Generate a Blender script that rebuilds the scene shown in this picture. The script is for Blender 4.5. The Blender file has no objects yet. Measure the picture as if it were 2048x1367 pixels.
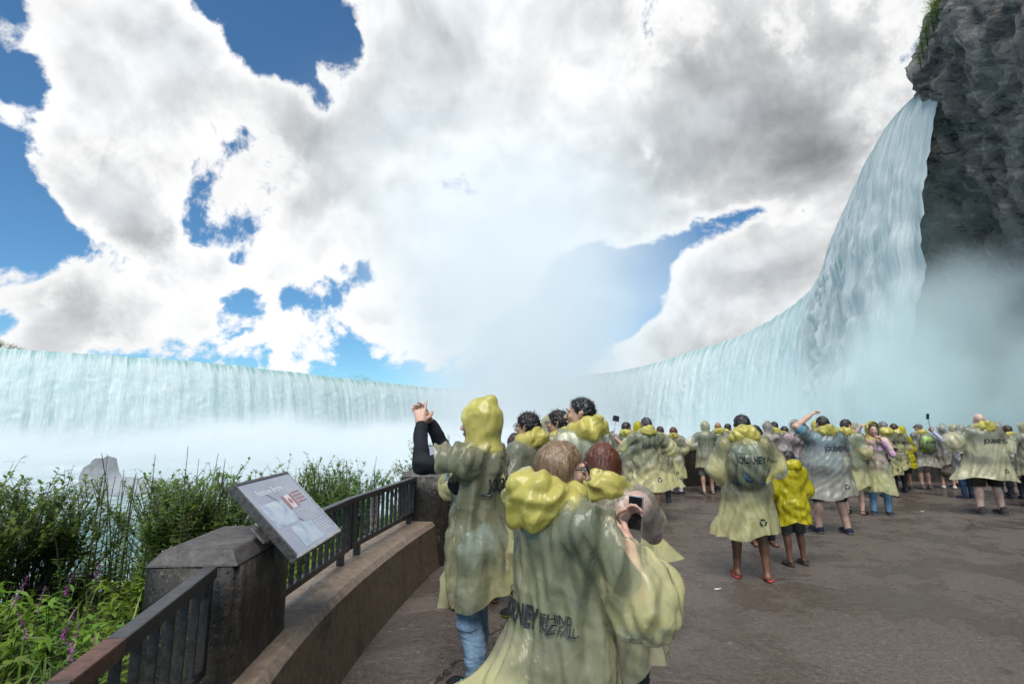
import bpy, bmesh, math, random
import numpy as np
from mathutils import Vector, Matrix, Euler
from mathutils.bvhtree import BVHTree
R = math.radians
scene = bpy.context.scene
COL = scene.collection

# ------------------------------------------------------------------ camera
CAM_Z = 1.62
F_PX = 1024.0
PITCH = R(9.26)
cam_data = bpy.data.cameras.new('camera')
cam_data.sensor_width = 36.0
cam_data.lens = 18.0
cam_data.clip_start = 0.05
cam_data.clip_end = 6000
cam = bpy.data.objects.new('camera', cam_data)
cam.location = (0, 0, CAM_Z)
cam.rotation_euler = (R(90) + PITCH, 0, 0)
COL.objects.link(cam)
scene.camera = cam


def ray(u, v):
    """direction of a photograph pixel, scaled so that its forward camera component is 1"""
    x = (u - 1024) / F_PX
    y = (683.5 - v) / F_PX
    return Vector((x, math.cos(PITCH) - y * math.sin(PITCH), math.sin(PITCH) + y * math.cos(PITCH)))


def on_z(u, v, z):
    d = ray(u, v)
    t = (z - CAM_Z) / d.z
    return Vector((d.x * t, d.y * t, z))


def on_y(u, v, Y):
    d = ray(u, v)
    t = Y / d.y
    return Vector((d.x * t, Y, CAM_Z + d.z * t))


# ------------------------------------------------------------------ render settings
scene.view_settings.view_transform = 'Standard'
scene.view_settings.look = 'None'
scene.view_settings.exposure = 0.56
scene.view_settings.gamma = 1.0
cy = scene.cycles
cy.use_denoising = True
cy.use_adaptive_sampling = True
cy.adaptive_threshold = 0.02
cy.max_bounces = 10
cy.diffuse_bounces = 3
cy.glossy_bounces = 3
cy.transmission_bounces = 6
cy.transparent_max_bounces = 28
cy.volume_bounces = 7
cy.volume_step_rate = 1.0
cy.volume_max_steps = 96
cy.caustics_reflective = False
cy.caustics_refractive = False
cy.sample_clamp_indirect = 4.0

# ------------------------------------------------------------------ node helper
class NT:
    def __init__(self, tree):
        self.t = tree
        self.n = tree.nodes
        self.l = tree.links

    def put(self, sock, val):
        if isinstance(val, bpy.types.NodeSocket):
            self.l.new(val, sock)
        elif isinstance(val, (int, float)):
            try:
                sock.default_value = val
            except TypeError:
                sock.default_value = (val, val, val)
        else:
            v = tuple(val)
            if len(sock.default_value) == 4 and len(v) == 3:
                v = v + (1.0,)
            sock.default_value = v

    def node(self, kind, **props):
        n = self.n.new(kind)
        for k, v in props.items():
            setattr(n, k, v)
        return n

    def math(self, op, a, b=None, c=None, clamp=False):
        n = self.node('ShaderNodeMath', operation=op, use_clamp=clamp)
        self.put(n.inputs[0], a)
        if b is not None: self.put(n.inputs[1], b)
        if c is not None: self.put(n.inputs[2], c)
        return n.outputs[0]

    def vmath(self, op, a, b=None, c=None):
        n = self.node('ShaderNodeVectorMath', operation=op)
        self.put(n.inputs[0], a)
        if b is not None: self.put(n.inputs[1], b)
        if c is not None: self.put(n.inputs[2], c)
        return n.outputs['Value'] if op in ('DOT_PRODUCT', 'LENGTH', 'DISTANCE') else n.outputs['Vector']

    def noise(self, vec, scale=5.0, detail=4.0, rough=0.55, dist=0.0, lac=2.0, out='Fac', kind='FBM'):
        n = self.node('ShaderNodeTexNoise', noise_dimensions='3D')
        n.noise_type = kind
        if vec is not None: self.put(n.inputs['Vector'], vec)
        n.inputs['Scale'].default_value = scale
        n.inputs['Detail'].default_value = detail
        n.inputs['Roughness'].default_value = rough
        n.inputs['Lacunarity'].default_value = lac
        n.inputs['Distortion'].default_value = dist
        if kind == 'RIDGED_MULTIFRACTAL':
            n.inputs['Offset'].default_value = .85
            n.inputs['Gain'].default_value = 1.4
        return n.outputs[out]

    def voronoi(self, vec, scale=5.0, feature='F1', out='Distance', rnd=1.0):
        n = self.node('ShaderNodeTexVoronoi', feature=feature)
        if vec is not None: self.put(n.inputs['Vector'], vec)
        n.inputs['Scale'].default_value = scale
        n.inputs['Randomness'].default_value = rnd
        return n.outputs[out]

    def maprange(self, v, a, b, c=0.0, d=1.0, smooth=True):
        n = self.node('ShaderNodeMapRange', interpolation_type='SMOOTHSTEP' if smooth else 'LINEAR')
        self.put(n.inputs[0], v)
        for i, x in enumerate((a, b, c, d)):
            self.put(n.inputs[1 + i], x)
        return n.outputs[0]

    def mix(self, fac, a, b):
        n = self.node('ShaderNodeMix', data_type='RGBA')
        self.put(n.inputs[0], fac); self.put(n.inputs[6], a); self.put(n.inputs[7], b)
        return n.outputs[2]

    def mapping(self, vec, scale=(1, 1, 1), loc=(0, 0, 0), rot=(0, 0, 0)):
        n = self.node('ShaderNodeMapping')
        self.put(n.inputs[0], vec)
        n.inputs['Location'].default_value = loc
        n.inputs['Rotation'].default_value = rot
        n.inputs['Scale'].default_value = scale
        return n.outputs[0]

    def bump(self, h, strength=0.3, dist=0.01, normal=None):
        n = self.node('ShaderNodeBump')
        n.inputs['Strength'].default_value = strength
        n.inputs['Distance'].default_value = dist
        self.put(n.inputs['Height'], h)
        if normal is not None: self.put(n.inputs['Normal'], normal)
        return n.outputs[0]


# ------------------------------------------------------------------ sun
SUN_DIR = Vector((-0.10, -0.50, 0.86)).normalized()      # towards the sun, veiled by thin cloud behind the camera
sun_data = bpy.data.lights.new('sun', 'SUN')
sun_data.energy = 3.1
sun_data.angle = R(42)
sun_data.color = (1.0, 0.955, 0.89)
sun = bpy.data.objects.new('sun', sun_data)
sun.rotation_euler = SUN_DIR.to_track_quat('Z', 'Y').to_euler()
sun.location = (30, -60, 90)
COL.objects.link(sun)

# ------------------------------------------------------------------ sky with cumulus clouds
world = bpy.data.worlds.new('World')
scene.world = world
world.use_nodes = True
world.cycles.sampling_method = 'MANUAL'
world.cycles.sample_map_resolution = 1024
wt = NT(world.node_tree)
wt.n.clear()
sky = wt.node('ShaderNodeTexSky', sky_type='NISHITA')
sky.sun_disc = False
sky.sun_elevation = math.asin(SUN_DIR.z)
sky.sun_rotation = math.atan2(SUN_DIR.x, SUN_DIR.y)
sky.altitude = 200
sky.air_density = 1.0
sky.dust_density = 0.0
sky.ozone_density = 3.0
gen = wt.node('ShaderNodeTexCoord').outputs['Generated']
CLOUDS = [  # photograph pixel of a cloud bank or of a blue gap, radius in pixels, weight
    (230, 110, 230, .9), (400, 220, 200, .8), (150, 320, 130, .8), (330, 380, 190, .8), (520, 340, 170, .8),
    (230, 600, 190, .75), (60, 590, 130, .6), (400, 560, 120, .5), (860, 110, 240, .9), (980, 330, 290, .9), (1250, 190, 330, 1.0),
    (1520, 170, 320, 1.0), (1750, 300, 260, .9), (1400, 380, 130, .7), (1240, 480, 80, .5), (1560, 540, 120, .8),
    (1450, 590, 100, .7), (1650, 480, 90, .7), (1390, 540, 50, .5), (1290, 700, 120, 1.1), (1450, 685, 140, 1.1), (80, 690, 110, .6),
    (720, 640, 140, .45), (0, 215, 40, .5), (960, 560, 200, .4),
    (450, 30, 110, -1.0), (590, 90, 95, -1.1), (650, 215, 42, -.9), (700, 95, 60, -.6), (30, 160, 110, -.9), (20, 380, 100, -1.0), (70, 470, 100, -1.0),
    (230, 505, 70, -.7), (20, 20, 60, -.4), (1190, 570, 120, -.8), (1320, 530, 90, -.7), (1490, 420, 60, -.7), (1600, 420, 55, -.7),
    (1200, 640, 100, -.6), (1270, 590, 110, -.6), (1555, 435, 60, -.6), (1430, 455, 60, -.5), (1150, 520, 70, -.6), (610, 575, 60, -.5), (475, 515, 40, -.6), (430, 415, 110, .9), (570, 480, 90, .7), (620, 560, 60, .4), (20, 655, 45, -.6), (1380, 470, 60, -.4)]
acc = None
for (u, v, rad, w) in CLOUDS:
    c = ray(u, v).normalized()
    c2 = ray(u + rad * .7, v).normalized()
    ang = max(c.angle(c2), 0.01)
    k = 1.0 / (ang * ang)
    dt = wt.vmath('DOT_PRODUCT', gen, tuple(c))
    e = wt.math('POWER', 2.718, wt.math('MULTIPLY_ADD', dt, k, -k))
    acc = wt.math('MULTIPLY_ADD', e, w, acc if acc is not None else 0.0)
acc = wt.math('MINIMUM', acc, 1.15)
warp = wt.noise(gen, 3.0, 3, .5, out='Color')
gw = wt.vmath('ADD', gen, wt.vmath('SCALE', wt.vmath('SUBTRACT', warp, (.5, .5, .5)), None))
wt.n[-1]
for n_ in wt.n:
    if n_.type == 'VECT_MATH' and n_.operation == 'SCALE':
        n_.inputs['Scale'].default_value = 0.10
big = wt.noise(gw, 4.2, 12, .60, .15)
fine = wt.noise(gw, 13.0, 8, .62, .3)
field = wt.math('MULTIPLY_ADD', acc, .30, wt.math('MULTIPLY_ADD', fine, .34, wt.math('MULTIPLY', big, 1.32)))
alpha = wt.maprange(field, .915, 1.0)
thick = wt.maprange(field, .99, 1.48)
puff = wt.noise(wt.vmath('ADD', gw, tuple(SUN_DIR * -.03)), 6.0, 5, .5, .2)
relief = wt.maprange(wt.math('SUBTRACT', wt.noise(gw, 6.0, 5, .5, .2), puff), -.10, .10, -.12, .12, smooth=False)
billow = wt.maprange(wt.noise(gw, 3.6, 6, .55, .35), .34, .66)
shade = wt.math('SUBTRACT', wt.math('MULTIPLY_ADD', thick, -.20, 1.04), wt.math('MULTIPLY', billow, wt.maprange(field, .97, 1.22, 0.0, .17)))
shade = wt.math('ADD', shade, wt.math('MULTIPLY', relief, wt.maprange(field, .93, 1.14)))
low = wt.maprange(wt.noise(gen, 3.1, 3, .5), .36, .60, .84, 1.10)
shade = wt.math('MULTIPLY', shade, wt.math('MAXIMUM', low, wt.maprange(thick, .5, .0, 0.0, 1.0)))
GREY = [(1560, 130, 260, .20), (1720, 300, 200, .26), (1330, 330, 200, .22), (300, 430, 170, .22), (640, 330, 120, .22), (200, 640, 130, .14), (1580, 590, 90, .16), (430, 250, 160, .08), (1250, 40, 200, .14)]
gacc = None
for (u, v, rad, w) in GREY:
    c = ray(u, v).normalized(); c2 = ray(u + rad * .7, v).normalized()
    k = 1.0 / max(c.angle(c2), .01) ** 2
    e = wt.math('POWER', 2.718, wt.math('MULTIPLY_ADD', wt.vmath('DOT_PRODUCT', gen, tuple(c)), k, -k))
    gacc = wt.math('MULTIPLY_ADD', e, w, gacc if gacc is not None else 0.0)
gmod = wt.math('MULTIPLY', wt.math('MULTIPLY', gacc, .72), wt.maprange(wt.noise(gw, 5.0, 5, .55, .3), .34, .64, .6, 1.2))
shade = wt.math('SUBTRACT', shade, wt.math('MULTIPLY', gmod, wt.maprange(field, .99, 1.2)))
ccol = wt.mix(thick, (1.0, 1.0, 1.0), (.90, .95, 1.0))
bg_sky = wt.node('ShaderNodeBackground')
skyc = wt.vmath('MULTIPLY', sky.outputs[0], (.60, .93, 1.06))
wt.put(bg_sky.inputs[0], skyc)
bg_sky.inputs[1].default_value = 0.085
bg_cl = wt.node('ShaderNodeBackground')
wt.put(bg_cl.inputs[0], ccol)
wt.put(bg_cl.inputs[1], wt.math('MULTIPLY', shade, .64))
mixs = wt.node('ShaderNodeMixShader')
wt.put(mixs.inputs[0], wt.math('MULTIPLY', alpha, .985))
wt.l.new(bg_sky.outputs[0], mixs.inputs[1])
wt.l.new(bg_cl.outputs[0], mixs.inputs[2])
wout = wt.node('ShaderNodeOutputWorld')
wt.l.new(mixs.outputs[0], wout.inputs[0])
# ------------------------------------------------------------------ helpers: noise, meshes, tags
_rng = np.random.RandomState(7)
_PERM = _rng.permutation(4096)
_VAL = _rng.rand(4096) * 2 - 1


def vnoise(P):
    """value noise in -1..1 for an (n,3) array"""
    P = np.asarray(P, dtype=np.float64)
    i = np.floor(P).astype(np.int64)
    f = P - i
    f = f * f * (3 - 2 * f)

    def h(dx, dy, dz):
        a = _PERM[(i[..., 0] + dx) & 4095]
        a = _PERM[(a + i[..., 1] + dy) & 4095]
        return _VAL[_PERM[(a + i[..., 2] + dz) & 4095]]
    x, y, z = f[..., 0], f[..., 1], f[..., 2]
    a = h(0, 0, 0) * (1 - x) + h(1, 0, 0) * x
    b = h(0, 1, 0) * (1 - x) + h(1, 1, 0) * x
    c = h(0, 0, 1) * (1 - x) + h(1, 0, 1) * x
    d = h(0, 1, 1) * (1 - x) + h(1, 1, 1) * x
    return (a * (1 - y) + b * y) * (1 - z) + (c * (1 - y) + d * y) * z


def fbm(P, octv=4, gain=.5, lac=2.03):
    P = np.asarray(P, dtype=np.float64)
    s, a = 0, 1.0
    for k in range(octv):
        s = s + a * vnoise(P + 17.3 * k)
        P = P * lac
        a *= gain
    return s


def ridged(P, octv=3, gain=.5, lac=2.1):
    P = np.asarray(P, dtype=np.float64)
    s, a = 0, 1.0
    for k in range(octv):
        s = s + a * (1 - 2 * np.abs(vnoise(P + 31.7 * k)))
        P = P * lac
        a *= gain
    return s


def mesh_from(name, verts, faces, mats=(), smooth=True, mat_idx=None):
    me = bpy.data.meshes.new(name)
    verts = np.asarray(verts, dtype=np.float32)
    if isinstance(faces, np.ndarray) and faces.ndim == 2:
        n, k = faces.shape
        me.vertices.add(len(verts))
        me.vertices.foreach_set('co', verts.ravel())
        me.loops.add(n * k)
        me.loops.foreach_set('vertex_index', faces.astype(np.int32).ravel())
        me.polygons.add(n)
        me.polygons.foreach_set('loop_start', (np.arange(n) * k).astype(np.int32))
        me.polygons.foreach_set('loop_total', np.full(n, k, dtype=np.int32))
        me.update(calc_edges=True)
    else:
        me.from_pydata([tuple(map(float, v)) for v in verts], [], [tuple(map(int, f)) for f in faces])
    for m in mats:
        me.materials.append(m)
    if mat_idx is not None:
        me.polygons.foreach_set('material_index', np.asarray(mat_idx, dtype=np.int32))
    if smooth:
        me.polygons.foreach_set('use_smooth', np.ones(len(me.polygons), dtype=bool))
    me.validate()
    me.update()
    return me


def link(name, me, parent=None, loc=None):
    o = bpy.data.objects.new(name, me)
    COL.objects.link(o)
    if parent is not None:
        o.parent = parent
    if loc is not None:
        o.location = loc
    return o


def empty(name, loc=(0, 0, 0), rz=0.0):
    o = bpy.data.objects.new(name, None)
    o.empty_display_size = .2
    o.location = loc
    o.rotation_euler = (0, 0, rz)
    COL.objects.link(o)
    return o


def tag(o, label=None, cat=None, group=None, kind=None):
    if label: o['label'] = label
    if cat: o['category'] = cat
    if group: o['group'] = group
    if kind: o['kind'] = kind
    return o


class MB:
    """collects simple shapes for one mesh"""
    def __init__(self):
        self.v = []; self.f = []

    def add(self, vs, fs):
        b = len(self.v)
        self.v += [tuple(p) for p in vs]
        self.f += [tuple(i + b for i in q) for q in fs]
        return self

    def box(self, c, s, M=None):
        x, y, z = s[0] / 2, s[1] / 2, s[2] / 2
        vs = [Vector((sx * x, sy * y, sz * z)) for sx in (-1, 1) for sy in (-1, 1) for sz in (-1, 1)]
        if M is not None: vs = [M @ p for p in vs]
        vs = [p + Vector(c) for p in vs]
        return self.add(vs, [(0, 1, 3, 2), (4, 6, 7, 5), (0, 4, 5, 1), (2, 3, 7, 6), (0, 2, 6, 4), (1, 5, 7, 3)])

    def beam(self, a, b, w, h, up=Vector((0, 0, 1))):
        a, b = Vector(a), Vector(b)
        d = (b - a).normalized()
        s = d.cross(up)
        if s.length < 1e-4: s = d.cross(Vector((1, 0, 0)))
        s.normalize()
        u = s.cross(d)
        vs = []
        for p in (a, b):
            for i, j in ((-1, -1), (1, -1), (1, 1), (-1, 1)):
                vs.append(p + s * (i * w / 2) + u * (j * h / 2))
        return self.add(vs, [(0, 1, 2, 3), (7, 6, 5, 4), (0, 4, 5, 1), (1, 5, 6, 2), (2, 6, 7, 3), (3, 7, 4, 0)])

    def tube(self, pts, r, n=6, cap=True):
        pts = [Vector(p) for p in pts]
        rs = r if isinstance(r, (list, tuple)) else [r] * len(pts)
        base = len(self.v)
        for i, p in enumerate(pts):
            d = (pts[min(i + 1, len(pts) - 1)] - pts[max(i - 1, 0)]).normalized()
            s = d.cross(Vector((0.13, 0.31, 1)))
            if s.length < 1e-3: s = d.cross(Vector((1, 0, 0)))
            s.normalize(); u = s.cross(d)
            for k in range(n):
                a = 2 * math.pi * k / n
                self.v.append(tuple(p + (s * math.cos(a) + u * math.sin(a)) * rs[i]))
        for i in range(len(pts) - 1):
            for k in range(n):
                a = base + i * n + k; b = base + i * n + (k + 1) % n
                self.f.append((a, b, b + n, a + n))
        if cap:
            self.f.append(tuple(base + k for k in range(n))[::-1])
            e = base + (len(pts) - 1) * n
            self.f.append(tuple(e + k for k in range(n)))
        return self

    def build(self, name, m, parent=None, smooth=False, bevel=0.0):
        me = mesh_from(name, self.v, self.f, [m] if not isinstance(m, (list, tuple)) else m, smooth)
        bm = bmesh.new(); bm.from_mesh(me)
        bmesh.ops.recalc_face_normals(bm, faces=bm.faces)
        if bevel > 0:
            bmesh.ops.bevel(bm, geom=list(bm.edges), offset=bevel, segments=2, affect='EDGES', profile=.6)
        bm.to_mesh(me); bm.free()
        return link(name, me, parent)


# ------------------------------------------------------------------ materials
_M = {}


def new_mat(name):
    m = bpy.data.materials.new(name)
    m.use_nodes = True
    nt = NT(m.node_tree)
    nt.n.clear()
    out = nt.node('ShaderNodeOutputMaterial')
    return m, nt, out


def principled(nt, out, **kw):
    p = nt.node('ShaderNodeBsdfPrincipled')
    for k, v in kw.items():
        nt.put(p.inputs[k.replace('_', ' ')], v)
    nt.l.new(p.outputs[0], out.inputs['Surface'])
    return p


def obj_co(nt):
    return nt.node('ShaderNodeTexCoord').outputs['Object']


def world_co(nt):
    return nt.node('ShaderNodeNewGeometry').outputs['Position']


def plain(name, col, rough=.6, var=.15, scale=30, bump=.0, metal=0.0, spec=.5, sheen=0.0):
    key = (name, col, rough)
    if key in _M: return _M[key]
    m, nt, out = new_mat(name)
    co = obj_co(nt)
    n = nt.noise(co, scale, 4, .6)
    c2 = tuple(min(1, c * (1 + var)) for c in col); c1 = tuple(c * (1 - var) for c in col)
    c = nt.mix(nt.maprange(n, .3, .7), c1, c2)
    p = principled(nt, out, Base_Color=c, Roughness=rough, Metallic=metal, Specular_IOR_Level=spec)
    if bump:
        nt.put(p.inputs['Normal'], nt.bump(nt.noise(co, scale * 2.5, 4, .65), bump, .01))
    _M[key] = m
    return m


def mat_cloth(col, wet=False):
    key = ('cloth', col)
    if key in _M: return _M[key]
    m, nt, out = new_mat('cloth')
    co = obj_co(nt)
    n = nt.noise(co, 9, 5, .6)
    c = nt.mix(nt.maprange(n, .3, .7), tuple(x * .78 for x in col), tuple(min(1, x * 1.15) for x in col))
    weave = nt.noise(co, 260, 2, .5)
    crease = nt.noise(nt.mapping(co, (1, 1, .45)), 16, 3, .5, .8)
    h = nt.math('ADD', nt.math('MULTIPLY', weave, .03), crease)
    principled(nt, out, Base_Color=c, Roughness=.82, Specular_IOR_Level=.25, Normal=nt.bump(h, .55, .02))
    _M[key] = m
    return m


def mat_denim(col):
    key = ('denim', col)
    if key in _M: return _M[key]
    m, nt, out = new_mat('denim')
    co = obj_co(nt)
    fade = nt.noise(nt.mapping(co, (1, 1, .3)), 9, 5, .6)
    tw = nt.noise(nt.mapping(co, (180, 180, 40)), 1, 2, .6)
    c = nt.mix(nt.maprange(fade, .3, .72), tuple(x * .62 for x in col), tuple(min(1, x * 1.3) for x in col))
    c = nt.mix(nt.math('MULTIPLY', nt.maprange(tw, .4, .6), .3), c, tuple(x * .55 for x in col))
    crease = nt.noise(nt.mapping(co, (1, 1, 2.2)), 14, 3, .5, 1.0)
    principled(nt, out, Base_Color=c, Roughness=.85, Specular_IOR_Level=.2, Normal=nt.bump(crease, .5, .02))
    _M[key] = m
    return m


def mat_skin(col):
    key = ('skin', col)
    if key in _M: return _M[key]
    m, nt, out = new_mat('skin')
    co = obj_co(nt)
    n = nt.noise(co, 14, 5, .6)
    c = nt.mix(nt.maprange(n, .3, .7), tuple(x * .82 for x in col), tuple(min(1, x * 1.12) for x in col))
    red = nt.noise(co, 7, 3, .5)
    c = nt.mix(nt.math('MULTIPLY', nt.maprange(red, .5, .75), .3), c, (col[0] * 1.05, col[1] * .72, col[2] * .65))
    p = principled(nt, out, Base_Color=c, Roughness=.46, Specular_IOR_Level=.45,
                   Normal=nt.bump(nt.noise(co, 220, 3, .6), .12, .003))
    p.inputs['Subsurface Weight'].default_value = .12
    p.inputs['Subsurface Radius'].default_value = (.012, .005, .003)
    _M[key] = m
    return m


def mat_hair(col):
    key = ('hair', col)
    if key in _M: return _M[key]
    m, nt, out = new_mat('hair')
    co = obj_co(nt)
    st = nt.noise(nt.mapping(co, (160, 160, 14)), 1, 3, .6)
    c = nt.mix(nt.maprange(st, .3, .7), tuple(x * .55 for x in col), tuple(min(1, x * 1.6) for x in col))
    principled(nt, out, Base_Color=c, Roughness=.38, Specular_IOR_Level=.5, Normal=nt.bump(st, .5, .006))
    _M[key] = m
    return m


def mat_film(name, col, body=.42, trans=(.97, .95, .72), gloss=.42, crinkle=1.0):
    """thin plastic poncho film: partly see-through, partly glowing with the light behind it, glossy wrinkles"""
    key = ('film', name)
    if key in _M: return _M[key]
    m, nt, out = new_mat(name)
    co = obj_co(nt)
    warp = nt.noise(co, 4, 3, .5, out='Color')
    cw = nt.vmath('ADD', co, nt.vmath('MULTIPLY', warp, (.16, .16, .16)))
    cr1 = nt.noise(nt.mapping(cw, (1, 1, .22), (0, 0, 0), (R(32), R(18), 0)), 9, 4, .6, .3, kind='RIDGED_MULTIFRACTAL')
    cr2 = nt.noise(nt.mapping(cw, (1, 1, .28), (3, 1, 0), (R(-28), R(-22), 0)), 15, 4, .6, .3, kind='RIDGED_MULTIFRACTAL')
    h = nt.math('ADD', nt.math('MULTIPLY', cr1, .34), nt.math('MULTIPLY', cr2, .20))
    nrm = nt.bump(h, .5 * crinkle, .022)
    cloud = nt.noise(co, 6, 4, .6)
    at = nt.node('ShaderNodeAttribute'); at.attribute_name = 'loose'      # 0 where the wet film clings to cloth, 1 where it hangs free
    col = nt.mix(at.outputs['Fac'], col if body > .6 else tuple(.75 * a_ + .25 * b_ for a_, b_ in zip(col, (.80, .90, .88))), col)  # clinging thin film tinted whiter: wet sheen put into its colour
    dif = nt.node('ShaderNodeBsdfDiffuse'); nt.put(dif.inputs[0], col); nt.put(dif.inputs['Normal'], nrm)
    trl = nt.node('ShaderNodeBsdfTranslucent'); nt.put(trl.inputs[0], col); nt.put(trl.inputs['Normal'], nrm)
    m1 = nt.node('ShaderNodeMixShader'); m1.inputs[0].default_value = .48
    nt.l.new(dif.outputs[0], m1.inputs[1]); nt.l.new(trl.outputs[0], m1.inputs[2])
    tr = nt.node('ShaderNodeBsdfTransparent'); nt.put(tr.inputs[0], trans)
    m2 = nt.node('ShaderNodeMixShader')
    fb = nt.math('MULTIPLY', nt.maprange(cloud, .25, .75, .85, 1.15), nt.maprange(at.outputs['Fac'], 0, 1, body * (.92 if body > .6 else .66), min(.84, body * 1.5)))
    nt.put(m2.inputs[0], fb)
    nt.l.new(tr.outputs[0], m2.inputs[1]); nt.l.new(m1.outputs[0], m2.inputs[2])
    gl = nt.node('ShaderNodeBsdfGlossy'); gl.inputs['Roughness'].default_value = .26
    nt.put(gl.inputs['Normal'], nrm)
    fr = nt.node('ShaderNodeFresnel'); fr.inputs[0].default_value = 1.42
    nt.put(fr.inputs['Normal'], nrm)
    m3 = nt.node('ShaderNodeMixShader')
    nt.put(m3.inputs[0], nt.math('MULTIPLY', fr.outputs[0], gloss * 2.6, clamp=True))
    nt.l.new(m2.outputs[0], m3.inputs[1]); nt.l.new(gl.outputs[0], m3.inputs[2])
    nt.l.new(m3.outputs[0], out.inputs['Surface'])
    _M[key] = m
    return m


# ------------------------------------------------------------------ plan of the terrace edge
def catmull(pts, step):
    pts = [Vector(p) for p in pts]
    out = []
    for i in range(len(pts) - 1):
        p0 = pts[max(i - 1, 0)]; p1 = pts[i]; p2 = pts[i + 1]; p3 = pts[min(i + 2, len(pts) - 1)]
        n = max(2, int((p2 - p1).length / step))
        for k in range(n):
            t = k / n
            out.append(.5 * ((2 * p1) + (p2 - p0) * t + (2 * p0 - 5 * p1 + 4 * p2 - p3) * t * t + (3 * p1 - p0 - 3 * p2 + p3) * t ** 3))
    out.append(pts[-1])
    return out


# inner face line of the parapet (deck side)
EDGE = catmull([(.95, -4, 0), (-.10, -1.2, 0), (-.55, .3, 0), (-.85, 1.36, 0), (-1.01, 2.28, 0), (-1.09, 3.3, 0), (-1.06, 4.4, 0), (-.94, 5.6, 0), (-.80, 6.5, 0), (-.45, 8.1, 0), (.35, 9.9, 0),
                (1.6, 11.7, 0), (3.2, 13.2, 0), (5.2, 14.4, 0), (8, 15.2, 0), (11.5, 15.5, 0), (16, 15.2, 0), (22, 14.2, 0), (30, 12, 0)], .25)


def edge_at(y):
    """point, tangent and outward normal on the parapet's inner line where it passes forward distance y (first crossing)"""
    for a, b in zip(EDGE, EDGE[1:]):
        if a.y <= y <= b.y:
            t = (y - a.y) / max(1e-6, b.y - a.y)
            d = (b - a).normalized()
            return a.lerp(b, t), d, Vector((-d.y, d.x, 0))


# ------------------------------------------------------------------ deck: wet asphalt
def mat_deck():
    m, nt, out = new_mat('wet_asphalt')
    co = world_co(nt)
    big = nt.noise(co, .55, 5, .6)
    mid = nt.noise(co, 3.2, 6, .65, .4)
    grit = nt.noise(co, 70, 4, .7)
    stone = nt.voronoi(co, 95)
    col = nt.mix(nt.maprange(mid, .3, .7), (.064, .046, .033), (.128, .096, .070))
    col = nt.mix(nt.math('MULTIPLY', nt.maprange(big, .42, .65), .55), col, (.084, .066, .052))
    col = nt.mix(nt.math('MULTIPLY', nt.maprange(stone, .1, .45), .45), nt.mix(nt.maprange(grit, .35, .65), (.21, .165, .135), (.060, .046, .036)), col)
    sp = nt.noise(co, 24, 5, .75)
    col = nt.mix(nt.maprange(sp, .38, .50, .55, 0.0), col, (.045, .032, .024))
    col = nt.mix(nt.maprange(sp, .54, .66, 0.0, .5), col, (.30, .24, .19))
    # sparse pale flecks and dark stains
    fl = nt.voronoi(co, 2.3)
    col = nt.mix(nt.maprange(fl, .012, .03, 1.0, 0.0), col, (.34, .33, .31))
    wet = nt.maprange(nt.math('ADD', nt.math('MULTIPLY', nt.noise(co, .9, 5, .6, .4), .65), nt.math('MULTIPLY', mid, .40)), .46, .60)
    # long cracks
    cw = nt.vmath('ADD', nt.mapping(co, (.16, .42, 1), (0.2, .3, 0), (0, 0, R(9))), nt.vmath('MULTIPLY', nt.noise(co, 1.6, 5, .6, out='Color'), (.10, .12, 0)))
    crack = nt.maprange(nt.voronoi(cw, 1.0, 'DISTANCE_TO_EDGE'), .0, .0045, 1.0, 0.0)
    crack = nt.math('MULTIPLY', crack, nt.maprange(nt.noise(co, 1.1, 4, .6), .40, .55))
    col = nt.mix(crack, col, (.012, .010, .008))
    col = nt.mix(nt.math('MULTIPLY', wet, .45), col, (.038, .030, .024))
    rough = nt.maprange(wet, 0, 1, .40, .05, smooth=False)
    rough = nt.math('ADD', rough, nt.math('MULTIPLY', grit, .12))
    h = nt.math('ADD', nt.math('MULTIPLY', nt.maprange(stone, .05, .5), .6), nt.math('MULTIPLY', grit, .7))
    h = nt.math('SUBTRACT', h, nt.math('MULTIPLY', crack, 3.0))
    h = nt.math('ADD', nt.math('ADD', h, nt.math('MULTIPLY', sp, 1.5)), nt.math('MULTIPLY', mid, .4))
    principled(nt, out, Base_Color=col, Roughness=rough, Specular_IOR_Level=.85, Normal=nt.bump(nt.math('MULTIPLY', h, nt.maprange(wet, 0, 1, 1.0, .35, smooth=False)), .9, .013))
    return m


dv, df = [], []
inner = [p for p in EDGE]
outer_pts = inner + [Vector((60, 6, 0)), Vector((60, -14, 0)), Vector((2.5, -14, 0))]
bm = bmesh.new()
vs = [bm.verts.new((p.x, p.y, 0)) for p in outer_pts]
bm.faces.new(vs)
bmesh.ops.triangulate(bm, faces=bm.faces)
me = bpy.data.meshes.new('deck'); bm.to_mesh(me); bm.free()
me.materials.append(mat_deck())
tag(link('deck', me), kind='structure')

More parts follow.
